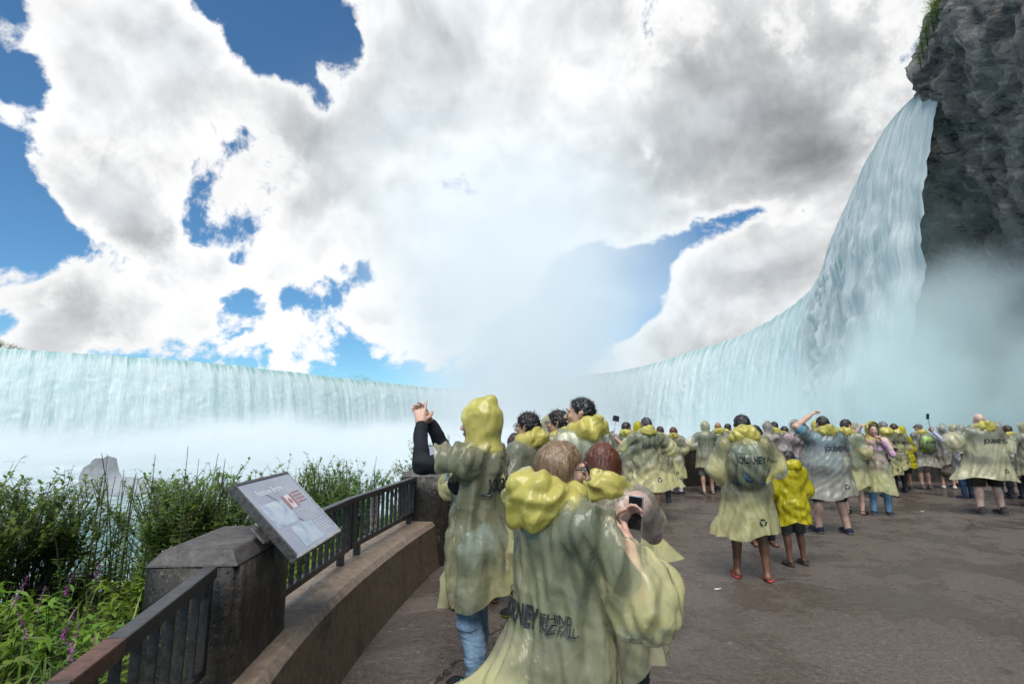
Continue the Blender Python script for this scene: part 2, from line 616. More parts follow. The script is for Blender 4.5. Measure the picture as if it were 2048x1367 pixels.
# ------------------------------------------------------------------ concrete: parapet wall, pillars
def mat_concrete(name, c1, c2, dark, amount, bumpy=.5):
    m, nt, out = new_mat(name)
    co = world_co(nt)
    a = nt.noise(co, 2.2, 6, .65, .3)
    b = nt.noise(co, 17, 6, .7, .2)
    drip = nt.noise(nt.mapping(co, (7, 7, .8)), 1.0, 5, .65, .4)
    col = nt.mix(nt.maprange(b, .32, .68), c1, c2)
    lichen = nt.math('MULTIPLY', nt.maprange(nt.noise(co, 26, 5, .7), .52, .66), nt.maprange(nt.noise(co, 4.5, 4, .6), .45, .62))
    st = nt.maprange(nt.math('ADD', nt.math('MULTIPLY', drip, .55), nt.math('MULTIPLY', a, .55)), .62 - amount, .78 - amount)
    col = nt.mix(nt.math('MULTIPLY', st, .9), col, dark)
    col = nt.mix(nt.math('MULTIPLY', lichen, .55), col, (.16, .145, .10))
    pits = nt.maprange(nt.voronoi(nt.mapping(co, (1, 1, .55)), 34), .05, .22)
    h = nt.math('ADD', nt.math('MULTIPLY', pits, .5), nt.math('MULTIPLY', b, 1.0))
    principled(nt, out, Base_Color=col, Roughness=nt.maprange(a, .3, .7, .38, .72), Specular_IOR_Level=.5,
               Normal=nt.bump(h, bumpy, .012))
    return m


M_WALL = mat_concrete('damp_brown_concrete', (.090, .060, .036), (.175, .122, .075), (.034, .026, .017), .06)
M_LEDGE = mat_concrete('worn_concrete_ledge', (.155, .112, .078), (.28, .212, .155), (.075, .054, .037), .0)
M_PILLAR = mat_concrete('mossy_dark_concrete', (.024, .018, .012), (.074, .053, .035), (.007, .006, .0045), .20, 1.0)
M_CAP = mat_concrete('weathered_cap_concrete', (.036, .030, .026), (.088, .076, .067), (.014, .012, .010), .0, .7)

WALL_H, WALL_T = .50, .52
seg_ends = [(-4.0, 2.0), (2.0, 6.25)]
root = tag(empty('low_wall', (-1.3, 4, 0)), 'low brown concrete wall with pale ledge running under the railing', 'wall')


def wall_strip(y0, y1, h, t, mat_face, mat_top, parent, name, ins=0.0):
    pts = [p for p in EDGE if y0 <= p.y <= y1]
    pts = [edge_at(y0)[0]] + pts + [edge_at(y1)[0]]
    n = len(pts)
    vs, fs, mi = [], [], []
    ch = .045
    prof = [(0 + ins, -.05), (.065 + ins, h - ch), (.065 + ch * .8 + ins, h), (t - .02, h), (t, h - .03), (t, -1.2)]
    for i, p in enumerate(pts):
        a = pts[max(i - 1, 0)]; b = pts[min(i + 1, n - 1)]
        d = (b - a).normalized()
        nn = Vector((-d.y, d.x, 0))
        for (o, z) in prof:
            q = p + nn * o
            vs.append((q.x, q.y, z))
    k = len(prof)
    for i in range(n - 1):
        for j in range(k - 1):
            fs.append((i * k + j, i * k + j + 1, (i + 1) * k + j + 1, (i + 1) * k + j))
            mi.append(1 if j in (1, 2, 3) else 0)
    fs.append(tuple(range(k))); mi.append(0)
    fs.append(tuple((n - 1) * k + j for j in range(k))[::-1]); mi.append(0)
    me = mesh_from(name, vs, fs, [mat_face, mat_top], False, mi)
    bm_ = bmesh.new(); bm_.from_mesh(me)
    bmesh.ops.recalc_face_normals(bm_, faces=bm_.faces); bm_.to_mesh(me); bm_.free()
    o = link(name, me, parent)
    o.matrix_parent_inverse = Matrix.Translation(-parent.location) if parent else Matrix()
    return o


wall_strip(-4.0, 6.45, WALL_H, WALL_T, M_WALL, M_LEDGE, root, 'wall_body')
far = tag(empty('parapet_wall', (3, 13, 0)), 'dark solid parapet wall behind the crowd at the far edge', 'wall')


def solid_wall(parent):
    i0 = next(i for i, p in enumerate(EDGE) if p.y > 6.9)
    pts = EDGE[i0:]
    n = len(pts)
    vs, fs, mi = [], [], []
    prof = [(0, -.05), (0, .93), (-.03, .95), (-.03, 1.03), (.02, 1.06), (.42, 1.06), (.45, 1.03), (.45, -1.2)]
    for i, p in enumerate(pts):
        a = pts[max(i - 1, 0)]; b = pts[min(i + 1, n - 1)]
        d = (b - a).normalized(); nn = Vector((-d.y, d.x, 0))
        for (o, z) in prof:
            q = p + nn * o
            vs.append((q.x, q.y, z))
    k = len(prof)
    for i in range(n - 1):
        for j in range(k - 1):
            fs.append((i * k + j, i * k + j + 1, (i + 1) * k + j + 1, (i + 1) * k + j)); mi.append(1 if j >= 2 and j < 6 else 0)
    fs.append(tuple(range(k))); mi.append(0)
    me = mesh_from('wall_body', vs, fs, [M_PILLAR, M_CAP], False, mi)
    bm_ = bmesh.new(); bm_.from_mesh(me)
    bmesh.ops.recalc_face_normals(bm_, faces=bm_.faces); bm_.to_mesh(me); bm_.free()
    o = link('wall_body', me, parent)
    o.matrix_parent_inverse = Matrix.Translation(-parent.location)


solid_wall(far)


def pillar(y0, y1, o0, o1, h, label):
    """stone pillar between forward distances y0..y1, offsets o0..o1 outward from the deck edge line"""
    a, d, nn = edge_at((y0 + y1) / 2)
    L = y1 - y0
    r = empty('concrete_pillar', a + nn * ((o0 + o1) / 2), math.atan2(-d.x, d.y))
    tag(r, label, 'pillar')
    w = o1 - o0
    def prism(z0, z1, grow, name, m, ch=0.0, nseg=10):
        bm_ = bmesh.new()
        bmesh.ops.create_cube(bm_, size=1)
        for v in bm_.verts:
            v.co = Vector((v.co.x * (w + grow), v.co.y * (L + grow), z0 + (v.co.z + .5) * (z1 - z0)))
        bmesh.ops.bevel(bm_, geom=list(bm_.edges), offset=.028 if not ch else ch, segments=2, affect='EDGES')
        bmesh.ops.subdivide_edges(bm_, edges=[e for e in bm_.edges if e.calc_length() > .15], cuts=6, use_grid_fill=True)
        P = np.array([v.co[:] for v in bm_.verts])
        dn = fbm((P + np.array(a[:])) * 9, 3) * .006
        for v, q in zip(bm_.verts, dn):
            v.co += v.normal * float(q)
        me_ = bpy.data.meshes.new(name); bm_.to_mesh(me_); bm_.free()
        me_.materials.append(m)
        me_.polygons.foreach_set('use_smooth', np.ones(len(me_.polygons), dtype=bool))
        return link(name, me_, r)
    prism(-.3, h - .02, 0, 'shaft', M_PILLAR)
    # cap with sloped shoulders
    mb = MB()
    W, LL = w / 2, L / 2
    mb.add([(-W, -LL, h - .045), (W, -LL, h - .045), (W, LL, h - .045), (-W, LL, h - .045),
            (-W + .05, -LL + .05, h + .02), (W - .05, -LL + .05, h + .02), (W - .05, LL - .05, h + .02), (-W + .05, LL - .05, h + .02)],
           [(3, 2, 1, 0), (4, 5, 6, 7), (0, 1, 5, 4), (1, 2, 6, 5), (2, 3, 7, 6), (3, 0, 4, 7)])
    mb.build('cap', M_CAP, r, bevel=.012)
    return r


pillar(2.44, 3.12, .19, .60, 1.04, 'nearest dark mossy concrete pillar carrying the tilted bridge panel')
pillar(6.28, 6.92, -.02, .52, 1.05, 'mossy concrete pillar at the far end of the barred railing')

# ------------------------------------------------------------------ railings
def mat_rail():
    m, nt, out = new_mat('painted_grey_steel')
    co = world_co(nt)
    a = nt.noise(co, 30, 5, .7)
    b = nt.noise(co, 5, 4, .6)
    col = nt.mix(nt.maprange(a, .35, .7), (.015, .0145, .015), (.042, .040, .040))
    col = nt.mix(nt.math('MULTIPLY', nt.maprange(b, .60, .70), .6), col, (.075, .048, .032))
    principled(nt, out, Base_Color=col, Roughness=nt.maprange(a, .3, .7, .32, .55), Specular_IOR_Level=.55, Normal=nt.bump(a, .35, .004))
    return m


M_RAIL = mat_rail()
M_RUST = plain('rusty_brown_steel', (.105, .048, .030), .55, .35, 26, .3)


def railing(y0, y1, off, label, ztop, zbot, nbal, post0=True, post1=True, rust=None, leg0=True, leg1=True):
    A, _, n0 = edge_at(y0); B, _, n1 = edge_at(y1)
    A = A + n0 * off; B = B + n1 * off
    r = tag(empty('railing', (A + B) / 2), label, 'railing')
    loc = (A + B) / 2
    A = A - loc; B = B - loc
    d = (B - A).normalized()
    Z = Vector((0, 0, 1))
    if rust:
        t0, t1 = rust
        p0, p1 = A.lerp(B, t0), A.lerp(B, t1)
        MB().beam(A + Z * ztop - d * .02, p0 + Z * ztop, .058, .05).build('top_rail', M_RAIL, r, bevel=.006)
        tag(MB().beam(p0 + Z * ztop, p1 + Z * ztop, .060, .052).build('top_rail', M_RUST, r, bevel=.006), 'rusty brown sleeve on the top rail')
        MB().beam(p1 + Z * ztop, B + Z * ztop + d * .02, .058, .05).build('top_rail', M_RAIL, r, bevel=.006)
    else:
        MB().beam(A + Z * ztop - d * .02, B + Z * ztop + d * .02, .058, .05).build('top_rail', M_RAIL, r, bevel=.006)
    MB().beam(A + Z * zbot, B + Z * zbot, .05, .042).build('bottom_rail', M_RAIL, r, bevel=.005)
    for flag, P, s, leg in ((post0, A, 1, leg0), (post1, B, -1, leg1)):
        if flag:
            q = P + d * (.024 * s)
            MB().beam(q + Z * (zbot - .02), q + Z * (ztop - .024), .048, .048, up=d).build('end_post', M_RAIL, r, bevel=.005)
        if leg:
            q = P + d * (.16 * s)
            MB().beam(q + Z * (WALL_H - .004), q + Z * (zbot - .02), .055, .04, up=d).build('foot', M_RAIL, r, bevel=.004)
    me = None
    for k in range(nbal):
        q = A.lerp(B, (k + 1) / (nbal + 1))
        if me is None:
            mb = MB().beam(Z * (zbot + .02), Z * (ztop - .024), .030, .014, up=d)
            o = mb.build('baluster', M_RAIL, r, bevel=.003); me = o.data
        else:
            o = link('baluster', me, r)
        o.location = q
    return r


railing(.35, 2.40, .30, 'nearest dark steel railing with a rusty sleeve on its top rail', .985, .60, 16, post0=True, rust=(.52, .64), leg0=False)
railing(3.14, 4.52, .34, 'dark steel railing between the bridge panel and the danger plate', .985, .60, 11)
railing(4.56, 6.27, .34, 'dark steel railing holding the white danger plate', .985, .60, 13)

# ------------------------------------------------------------------ printed panels
def mat_flat(name, col, rough=.4, spec=.5):
    return plain(name, col, rough, .06, 20, 0, 0, spec)


M_FRAME = plain('weathered_aluminium_frame', (.085, .08, .075), .42, .4, 40, .35, .25)
M_FRAME_L = plain('bare_frame_edge', (.42, .42, .41), .35, .25, 40, .2, .5)
FONT_CACHE = {}


def text_mesh(txt, size, cx=1.0, bold=0.0):
    key = (txt, size, cx, bold)
    if key in FONT_CACHE: return FONT_CACHE[key]
    c = bpy.data.curves.new('lettering', 'FONT')
    c.body = txt; c.size = size; c.resolution_u = 3; c.offset = bold; c.align_x = 'LEFT'
    o = bpy.data.objects.new('lettering', c)
    COL.objects.link(o)
    bpy.context.view_layer.update()
    dg = bpy.context.evaluated_depsgraph_get()
    me_ = bpy.data.meshes.new_from_object(o.evaluated_get(dg))
    v = np.array([q.co[:] for q in me_.vertices]); f = [tuple(p.vertices) for p in me_.polygons]
    bpy.data.objects.remove(o); bpy.data.curves.remove(c); bpy.data.meshes.remove(me_)
    v[:, 0] *= cx
    v[:, 0] -= v[:, 0].min()
    FONT_CACHE[key] = (v, f)
    return v, f


def rect(mb, x0, y0, x1, y1, z):
    mb.add([(x0, y0, z), (x1, y0, z), (x1, y1, z), (x0, y1, z)], [(0, 1, 2, 3)])
    return mb


def mat_photo(name, ca, cb, cc, scale):
    m, nt, out = new_mat(name)
    co = obj_co(nt)
    a = nt.noise(co, scale, 4, .55, .5)
    c = nt.mix(nt.maprange(a, .35, .5), ca, cb)
    c = nt.mix(nt.maprange(a, .5, .68), c, cc)
    principled(nt, out, Base_Color=c, Roughness=.22, Specular_IOR_Level=.5)
    return m


def mat_sheet(name, c1, c2):
    m, nt, out = new_mat(name)
    co = obj_co(nt)
    a = nt.noise(co, 4, 5, .6)
    dirt = nt.maprange(nt.noise(co, 60, 5, .75), .60, .72)
    c = nt.mix(nt.maprange(a, .3, .7), c1, c2)
    c = nt.mix(nt.math('MULTIPLY', dirt, .35), c, (.10, .085, .07))
    principled(nt, out, Base_Color=c, Roughness=.18, Specular_IOR_Level=.6, Normal=nt.bump(nt.noise(co, 140, 3, .6), .1, .002))
    return m


def info_panel(origin, right, upv, W, H, label, full=True):
    """tilted information panel: origin is the lower left corner of its face"""
    X = Vector(right).normalized(); Yv = Vector(upv).normalized(); N = X.cross(Yv)
    M = Matrix((X, Yv, N)).transposed().to_4x4()
    M.translation = Vector(origin)
    r = empty('information_panel'); r.matrix_world = M
    tag(r, label, 'panel')
    def frame_piece(x0, y0, x1, y1, z0, z1, m):
        mb = MB(); mb.box(((x0 + x1) / 2, (y0 + y1) / 2, (z0 + z1) / 2), (x1 - x0, y1 - y0, z1 - z0))
        return mb.build('frame', m, r, bevel=.003)
    b = .016
    MB().box((W / 2, H / 2, -.022), (W - .002, H - .002, .04)).build('tray', M_FRAME, r, bevel=.003)
    frame_piece(0, 0, W, b, -.004, .006, M_FRAME_L)
    frame_piece(0, H - b, W, H, -.004, .006, M_FRAME)
    frame_piece(0, b, b, H - b, -.004, .006, M_FRAME)
    frame_piece(W - b, b, W, H - b, -.004, .006, M_FRAME_L)
    sheet = rect(MB(), b, b, W - b, H - b, .001).build('printed_sheet', mat_sheet('faded_panel_print', (.27, .29, .36), (.36, .38, .44)), r)
    def pr(mb, m, z=None):
        o = mb.build('print', m, sheet)
        return o
    if full:
        v, f = text_mesh('Rainbow Bridge', .058, .78, .0012)
        v2 = v.copy(); v2[:, 0] += .12; v2[:, 1] += H - .115; v2[:, 2] = .0022
        pr(MB().add(v2, f), mat_flat('panel_white_ink', (.66, .67, .70)))
        pr(rect(MB(), .05, .185, .30, .345, .0022), mat_photo('faded_bridge_photo', (.27, .35, .45), (.40, .47, .54), (.52, .56, .58), 9))
        pr(rect(MB(), .15, .03, .40, .165, .0022), mat_photo('faded_river_photo', (.28, .38, .48), (.39, .46, .52), (.52, .55, .56), 11))
        red = mat_flat('faded_flag_red', (.33, .15, .15)); wh = mat_flat('faded_flag_white', (.62, .62, .64))
        pr(rect(MB(), .31, .265, .345, .36, .0022), red); pr(rect(MB(), .405, .265, .44, .36, .0022), red)
        pr(rect(MB(), .345, .265, .405, .36, .0022), wh)
        cxm, cym = .375, .312
        leaf = [(0, .03), (.006, .018), (.014, .021), (.011, .006), (.021, .008), (.023, .0), (.012, -.010), (.014, -.014), (.002, -.012), (.002, -.026),
                (-.002, -.026), (-.002, -.012), (-.014, -.014), (-.012, -.010), (-.023, 0), (-.021, .008), (-.011, .006), (-.014, .021), (-.006, .018)]
        pts = [(cxm, cym, .0034)] + [(cxm + a, cym + c, .0034) for a, c in leaf]
        pr(MB().add(pts, [(0, i + 1, (i + 1) % len(leaf) + 1) for i in range(len(leaf))]), red)
        for k in range(4):
            pr(rect(MB(), .455, .285 + k * .024, .56, .297 + k * .024, .0022), red)
        ink = mat_flat('panel_grey_ink', (.50, .51, .55))
        mb = MB(); rnd = random.Random(3)
        for k in range(7):
            rect(mb, .33, .235 - k * .013, .33 + .21 * rnd.uniform(.8, 1), .240 - k * .013, .0022)
        for k in range(6):
            rect(mb, .42, .135 - k * .015, .42 + .13 * rnd.uniform(.7, 1), .141 - k * .015, .0022)
        tag(pr(mb, ink), kind='stuff')
        for sa, sb in (((.20, .40, .003), (.26, .33, .003)), ((.30, .20, .003), (.33, .17, .003))):
            MB().tube([sa, sb], .0012, 4).build('scratch', plain('scratch_dark', (.03, .03, .03)), sheet)
    # bracket bent over the pillar edge
    mb = MB()
    mb.box((-.02, H * .42, -.055), (.12, .10, .012), Matrix.Rotation(R(18), 3, 'Y'))
    mb.box((.06, H * .42, -.06), (.10, .09, .03))
    mb.build('bracket', M_FRAME, r, bevel=.003)
    return r


pa, pb = Vector((-1.085, 2.74, .955)), Vector((-1.452, 2.74, 1.318))
info_panel(pa, (.02, 1, .02), pb - pa, .62, .515, 'tilted panel about a bridge with two printed flags, fixed to nearest pillar')
a2, d2, n2 = edge_at(6.62)
q0 = a2 - d2 * .02 + n2 * .02 + Vector((0, 0, 1.0))
info_panel(q0, d2, n2 * .36 + Vector((0, 0, .36)), .62, .51, 'tilted pale panel on the far pillar, half behind raised-arm person', False)
a3 = on_y(1378, 893, 13.9); a3.z = 1.10
i3 = min(range(len(EDGE)), key=lambda i: (EDGE[i] - Vector((a3.x, a3.y, 0))).length)
d3 = (EDGE[i3 + 1] - EDGE[i3]).normalized(); n3 = Vector((-d3.y, d3.x, 0))
info_panel(EDGE[i3] + n3 * .05 - d3 * .3 + Vector((0, 0, 1.12)), d3, n3 * .36 + Vector((0, 0, .22)), .62, .42, 'small dark tilted panel on the solid wall beside two hooded people', False)

# danger plate on the railing
A_, d_, n_ = edge_at(4.98)
dp = tag(empty('danger_sign'), 'white danger plate with red ring fixed to the railing bars', 'sign')
Mx = Matrix((d_, Vector((0, 0, 1)), -n_)).transposed().to_4x4()
Mx = Matrix((-d_ * -1, Vector((0, 0, 1)), d_.cross(Vector((0, 0, 1))))).transposed().to_4x4()
Mx.translation = A_ + n_ * .318 + Vector((0, 0, .645))
dp.matrix_world = Mx
M_PLATE = plain('chipped_white_plate', (.50, .48, .44), .4, .22, 35, .2)
MB().box((.085, .15, .0), (.17, .30, .004)).build('plate', M_PLATE, dp, bevel=.001)
M_RED = mat_flat('faded_red_ink', (.30, .06, .045)); M_BLK = mat_flat('black_ink', (.02, .02, .02))
ring = []
fs = []
for k in range(28):
    a = 2 * math.pi * k / 28
    for rr in (.058, .070):
        ring.append((.085 + rr * math.cos(a), .185 + rr * 1.15 * math.sin(a), .0032))
for k in range(28):
    j = (k + 1) % 28
    fs.append((2 * k, 2 * k + 1, 2 * j + 1, 2 * j))
mb = MB().add(ring, fs)
mb.add([(.045, .225, .0034), (.054, .235, .0034), (.127, .147, .0034), (.118, .137, .0034)], [(0, 1, 2, 3)])
mb.build('prohibition_ring', M_RED, dp)
fig = MB()
fig.tube([(.085, .205, .0032), (.080, .175, .0032), (.066, .150, .0032)], .006, 5).tube([(.080, .175, .0032), (.098, .155, .0032)], .006, 5)
fig.tube([(.062, .190, .0032), (.085, .200, .0032), (.108, .212, .0032)], .005, 5).tube([(.088, .222, .0032), (.089, .226, .0032)], .009, 6)
fig.build('climbing_figure', M_BLK, dp)
v, f = text_mesh('DANGER', .042, .82, .001)
v2 = v.copy(); v2[:, 0] += .085 - v2[:, 0].max() / 2; v2[:, 1] += .045; v2[:, 2] = .0034
MB().add(v2, f).build('lettering', M_RED, dp)
for yy in (.015, .285):
    MB().tube([(.085, yy, .002), (.085, yy, .006)], .006, 8).build('bolt', M_RAIL, dp)
# ------------------------------------------------------------------ river, falls, cliff
Z_CREST = 46.0
Z_RIVER = -15.0


def mat_river():
    m, nt, out = new_mat('river_water')
    co = world_co(nt)
    a = nt.noise(co, .05, 6, .6, .5)
    b = nt.noise(co, .5, 6, .65, .5)
    foam = nt.maprange(nt.math('ADD', nt.math('MULTIPLY', a, .6), nt.math('MULTIPLY', b, .5)), .50, .68)
    c = nt.mix(foam, (.11, .27, .27), (.66, .75, .76))
    principled(nt, out, Base_Color=c, Roughness=.22, Normal=nt.bump(b, .6, .6))
    return m


n = 60
gx, gy = np.meshgrid(np.linspace(-900, 900, n), np.linspace(-500, 1500, n), indexing='ij')
P = np.stack([gx.ravel(), gy.ravel(), np.full(gx.size, Z_RIVER)], 1)
idx = np.arange(n * n).reshape(n, n)
Q = np.stack([idx[:-1, :-1], idx[1:, :-1], idx[1:, 1:], idx[:-1, 1:]], -1).reshape(-1, 4)
tag(link('river', mesh_from('river', P, Q, [mat_river()])), kind='structure')

crest_px = [(0, 695), (200, 708), (400, 723), (600, 745), (700, 757), (780, 765)]
crest = [on_z(u, v, Z_CREST) for u, v in crest_px]
ext = crest[0] + (crest[0] - crest[1]) * 1.6
ext.z = Z_CREST
right_px = [(1130, 757), (1250, 739), (1350, 713), (1450, 682), (1520, 651), (1600, 604), (1645, 556), (1680, 494), (1712, 412), (1765, 305), (1832, 192)]
right = [on_z(u, v, Z_CREST) for u, v in right_px]
apex = [Vector((-70, 640, Z_CREST)), Vector((-15, 665, Z_CREST)), Vector((28, 610, Z_CREST))]
tail = right[-1] + (right[-1] - right[-2]).normalized() * 7 + Vector((3.5, 0, 0))
crest_all = [ext] + crest + apex + right + [tail]
# even smoothing of the plan, then resampling finer as it comes closer
dense = catmull(crest_all, 2.0)
D = np.array([p[:] for p in dense])
for _ in range(6):
    D[1:-1] = .25 * D[:-2] + .5 * D[1:-1] + .25 * D[2:]
seg = np.linalg.norm(np.diff(D[:, :2], axis=0), axis=1)
S = np.concatenate([[0], np.cumsum(seg)])
samples = [0.0]
while samples[-1] < S[-1]:
    x = np.interp(samples[-1], S, D[:, 0]); y = np.interp(samples[-1], S, D[:, 1])
    samples.append(samples[-1] + max(.35, .0036 * math.hypot(x, y)))
ss = np.array(samples[:-1])
CX = np.interp(ss, S, D[:, 0]); CY = np.interp(ss, S, D[:, 1])
tx = np.gradient(CX); ty = np.gradient(CY); tl = np.hypot(tx, ty); tx /= tl; ty /= tl
kern = np.ones(9) / 9
nx_ = np.convolve(np.pad(ty, 4, 'edge'), kern, 'valid'); ny_ = np.convolve(np.pad(-tx, 4, 'edge'), kern, 'valid')   # to the gorge side
dist = np.hypot(CX, CY)
rows = [(-60, 1.2), (-25, .6), (-10, .25), (-4, .08), (-1.5, 0), (0, -.25)]
NR = 74
prof = [(o, Z_CREST + z) for o, z in rows]
for k in range(1, NR):
    f = k / (NR - 1)
    z = -.25 - (Z_CREST - Z_RIVER) * f ** 1.35
    prof.append((None, Z_CREST + z))
V = np.zeros((len(ss), len(prof), 3))
UV = np.zeros((len(ss), len(prof), 2))
near = np.clip((150 - dist) / 90, 0, 1)
notch = (1 - .8 * np.clip((170 - dist) / 90, 0, 1)) * (.35 * vnoise(np.stack([ss * .05, ss * 0, ss * 0], 1)) + .35 * vnoise(np.stack([ss * .35, ss * 0 + 5, ss * 0], 1)))
for j, (o, z) in enumerate(prof):
    drop = max(0.0, Z_CREST - z)
    if o is None:
        o_ = 4.2 * math.sqrt(2 * drop / 9.81)
    else:
        o_ = o
    f = min(1.0, drop / 61.0)
    streak = (fbm(np.stack([ss * .30, np.full_like(ss, drop * .010), ss * 0], 1), 3) * .9
              + fbm(np.stack([ss * 1.1, np.full_like(ss, drop * .03), ss * 0 + 9], 1), 3) * .45)
    lump = fbm(np.stack([ss * .16, np.full_like(ss, drop * .12), ss * 0 + 3], 1), 5, .55)
    fine_ = fbm(np.stack([ss * .7, np.full_like(ss, drop * .45), ss * 0 + 13], 1), 4, .6)
    amp = min(1.0, drop / 18.0)
    off = o_ + amp * ((.9 - .55 * near) * streak + (.4 + .7 * near * f) * lump + (.2 + .7 * near * f) * fine_)
    # ragged bursting curtain near the cliff
    burst = np.exp(-((ss - (S[-1] - 34)) / 9.0) ** 2) * np.clip((drop - 8) / 16, 0, 1)
    off = off + burst * (.7 + .3 * lump + 1.1 * fine_)
    V[:, j, 0] = CX + nx_ * off
    V[:, j, 1] = CY + ny_ * off
    V[:, j, 2] = z + notch * (1 if drop < 1 else max(0, 1 - drop / 8)) + amp * .3 * fine_
    UV[:, j, 0] = ss
    UV[:, j, 1] = drop
ns, nr = V.shape[:2]
idx = np.arange(ns * nr).reshape(ns, nr)
Q = np.stack([idx[:-1, :-1], idx[:-1, 1:], idx[1:, 1:], idx[1:, :-1]], -1).reshape(-1, 4)


def mat_falls():
    m, nt, out = new_mat('falling_water')
    at = nt.node('ShaderNodeAttribute'); at.attribute_name = 'flow'
    fl = at.outputs['Vector']                     # (along the crest, drop below the crest, 0)
    sep = nt.node('ShaderNodeSeparateXYZ'); nt.put(sep.inputs[0], fl)
    drop = sep.outputs[1]
    st = nt.noise(nt.mapping(fl, (.22, .012, 1)), 1.0, 6, .62, .3)
    st2 = nt.noise(nt.mapping(fl, (1.6, .06, 1)), 1.0, 6, .68, .5)
    st3 = nt.noise(nt.mapping(fl, (5.5, .16, 1)), 1.0, 5, .7, .6)
    cl = nt.noise(nt.mapping(fl, (.30, .16, 1)), 1.0, 8, .66, .6)
    fb = nt.math('ADD', nt.math('ADD', nt.math('MULTIPLY', st, .80), nt.math('MULTIPLY', st2, .26)), nt.math('MULTIPLY', cl, .14))
    grow = nt.maprange(drop, 0, 9, -.09, .10)
    foam = nt.maprange(nt.math('ADD', fb, grow), .42, .68)
    glass = nt.mix(nt.maprange(st2, .3, .7), (.20, .40, .36), (.42, .60, .56))
    c = nt.mix(foam, glass, nt.mix(nt.maprange(nt.math('ADD', nt.math('MULTIPLY', st3, .55), nt.math('MULTIPLY', st2, .45)), .42, .60), (.69, .78, .76), (1.0, .98, .95)))
    h = nt.math('ADD', nt.math('ADD', nt.math('MULTIPLY', st2, .8), nt.math('MULTIPLY', cl, .8)), nt.math('MULTIPLY', st3, .4))
    nrm = nt.bump(h, .7, .45)
    p = nt.node('ShaderNodeBsdfPrincipled')
    nt.put(p.inputs['Base Color'], c); nt.put(p.inputs['Roughness'], nt.maprange(foam, 0, 1, .35, .95, smooth=False))
    nt.put(p.inputs['Normal'], nrm)
    tl_ = nt.node('ShaderNodeBsdfTranslucent'); nt.put(tl_.inputs[0], nt.mix(.5, c, (.62, .86, .84))); nt.put(tl_.inputs['Normal'], nrm)
    mx = nt.node('ShaderNodeMixShader'); mx.inputs[0].default_value = .34
    nt.l.new(p.outputs[0], mx.inputs[1]); nt.l.new(tl_.outputs[0], mx.inputs[2])
    nt.l.new(mx.outputs[0], out.inputs['Surface'])
    return m


me = mesh_from('waterfall', V.reshape(-1, 3), Q, [mat_falls()])
att = me.attributes.new('flow', 'FLOAT_VECTOR', 'POINT')
att.data.foreach_set('vector', np.concatenate([UV.reshape(-1, 2), np.zeros((ns * nr, 1))], 1).astype(np.float32).ravel())
tag(link('waterfall', me), kind='structure')

# ------------------------------------------------------------------ rock cliff on the right, running past and behind the camera
end = right[-1]
cliff_plan = [Vector((58, -30, 0)), Vector((46, -16, 0)), Vector((41, -2, 0)), Vector((42, 18, 0)), Vector((46, 38, 0)), Vector((51, 54, 0)),
              Vector((end.x + .8, end.y + .5, 0)), Vector((end.x + 9, end.y + 5, 0)), Vector((end.x + 26, end.y + 6, 0))]
cp = catmull(cliff_plan, .42)
C = np.array([p[:] for p in cp])
zs = np.concatenate([np.linspace(-16, 10, 40), np.linspace(10.4, 56, 112), np.linspace(56.5, 62, 8)])
tx = np.gradient(C[:, 0]); ty = np.gradient(C[:, 1]); tl = np.hypot(tx, ty); nxc = -ty / tl; nyc = tx / tl     # towards the gorge
nc, nz = len(C), len(zs)
G = np.zeros((nc, nz, 3))
for j, z in enumerate(zs):
    base = np.interp(z, [-16, 6, 14, 22, 30, 44, 51, 54, 58, 62], [-5.0, -4.6, -3.6, -2.2, -1.4, -1.7, -2.6, -4.2, -7.5, -15])
    G[:, j, 0] = C[:, 0] + nxc * base
    G[:, j, 1] = C[:, 1] + nyc * base
    G[:, j, 2] = z
Pn = G.reshape(-1, 3)
dip = Vector((.0, .62, .78)).normalized()                 # strata run up and away along this direction in the face
per = Vector((0, .78, -.62)).normalized()
along_s = np.repeat(np.concatenate([[0], np.cumsum(np.linalg.norm(np.diff(C[:, :2], axis=0), axis=1))]), nz)
sa = along_s * .50 + Pn[:, 2] * .86
sb = along_s * .86 - Pn[:, 2] * .50
wob = fbm(Pn * .06, 3)
Pr = np.stack([sa * .30, sb + wob * 3.0, Pn[:, 0] * .3], 1)
disp = (fbm(Pn * .055, 3) * 2.0 + ridged(Pr * np.array([.25, .16, .2]), 3, .55) * 1.1
        + ridged(Pr * np.array([.7, .55, .5]) + 40, 3, .6) * .62 + fbm(Pr * np.array([2.6, 1.7, 1.5]), 3, .6) * .34)
blk = np.floor(sb * .30 + wob * 1.6)
disp += vnoise(np.stack([blk * 3.7, np.floor(sa * .10 + blk * .37) * 2.3, blk * 0], 1)) * .8
nn_ = np.stack([np.repeat(nxc, nz), np.repeat(nyc, nz), np.zeros(nc * nz)], 1)
Pn = Pn + nn_ * (disp * np.repeat(np.interp(np.arange(nc), [0, nc], [1, 1]), nz))[:, None]
idx = np.arange(nc * nz).reshape(nc, nz)
Q = np.stack([idx[:-1, :-1], idx[1:, :-1], idx[1:, 1:], idx[:-1, 1:]], -1).reshape(-1, 4)


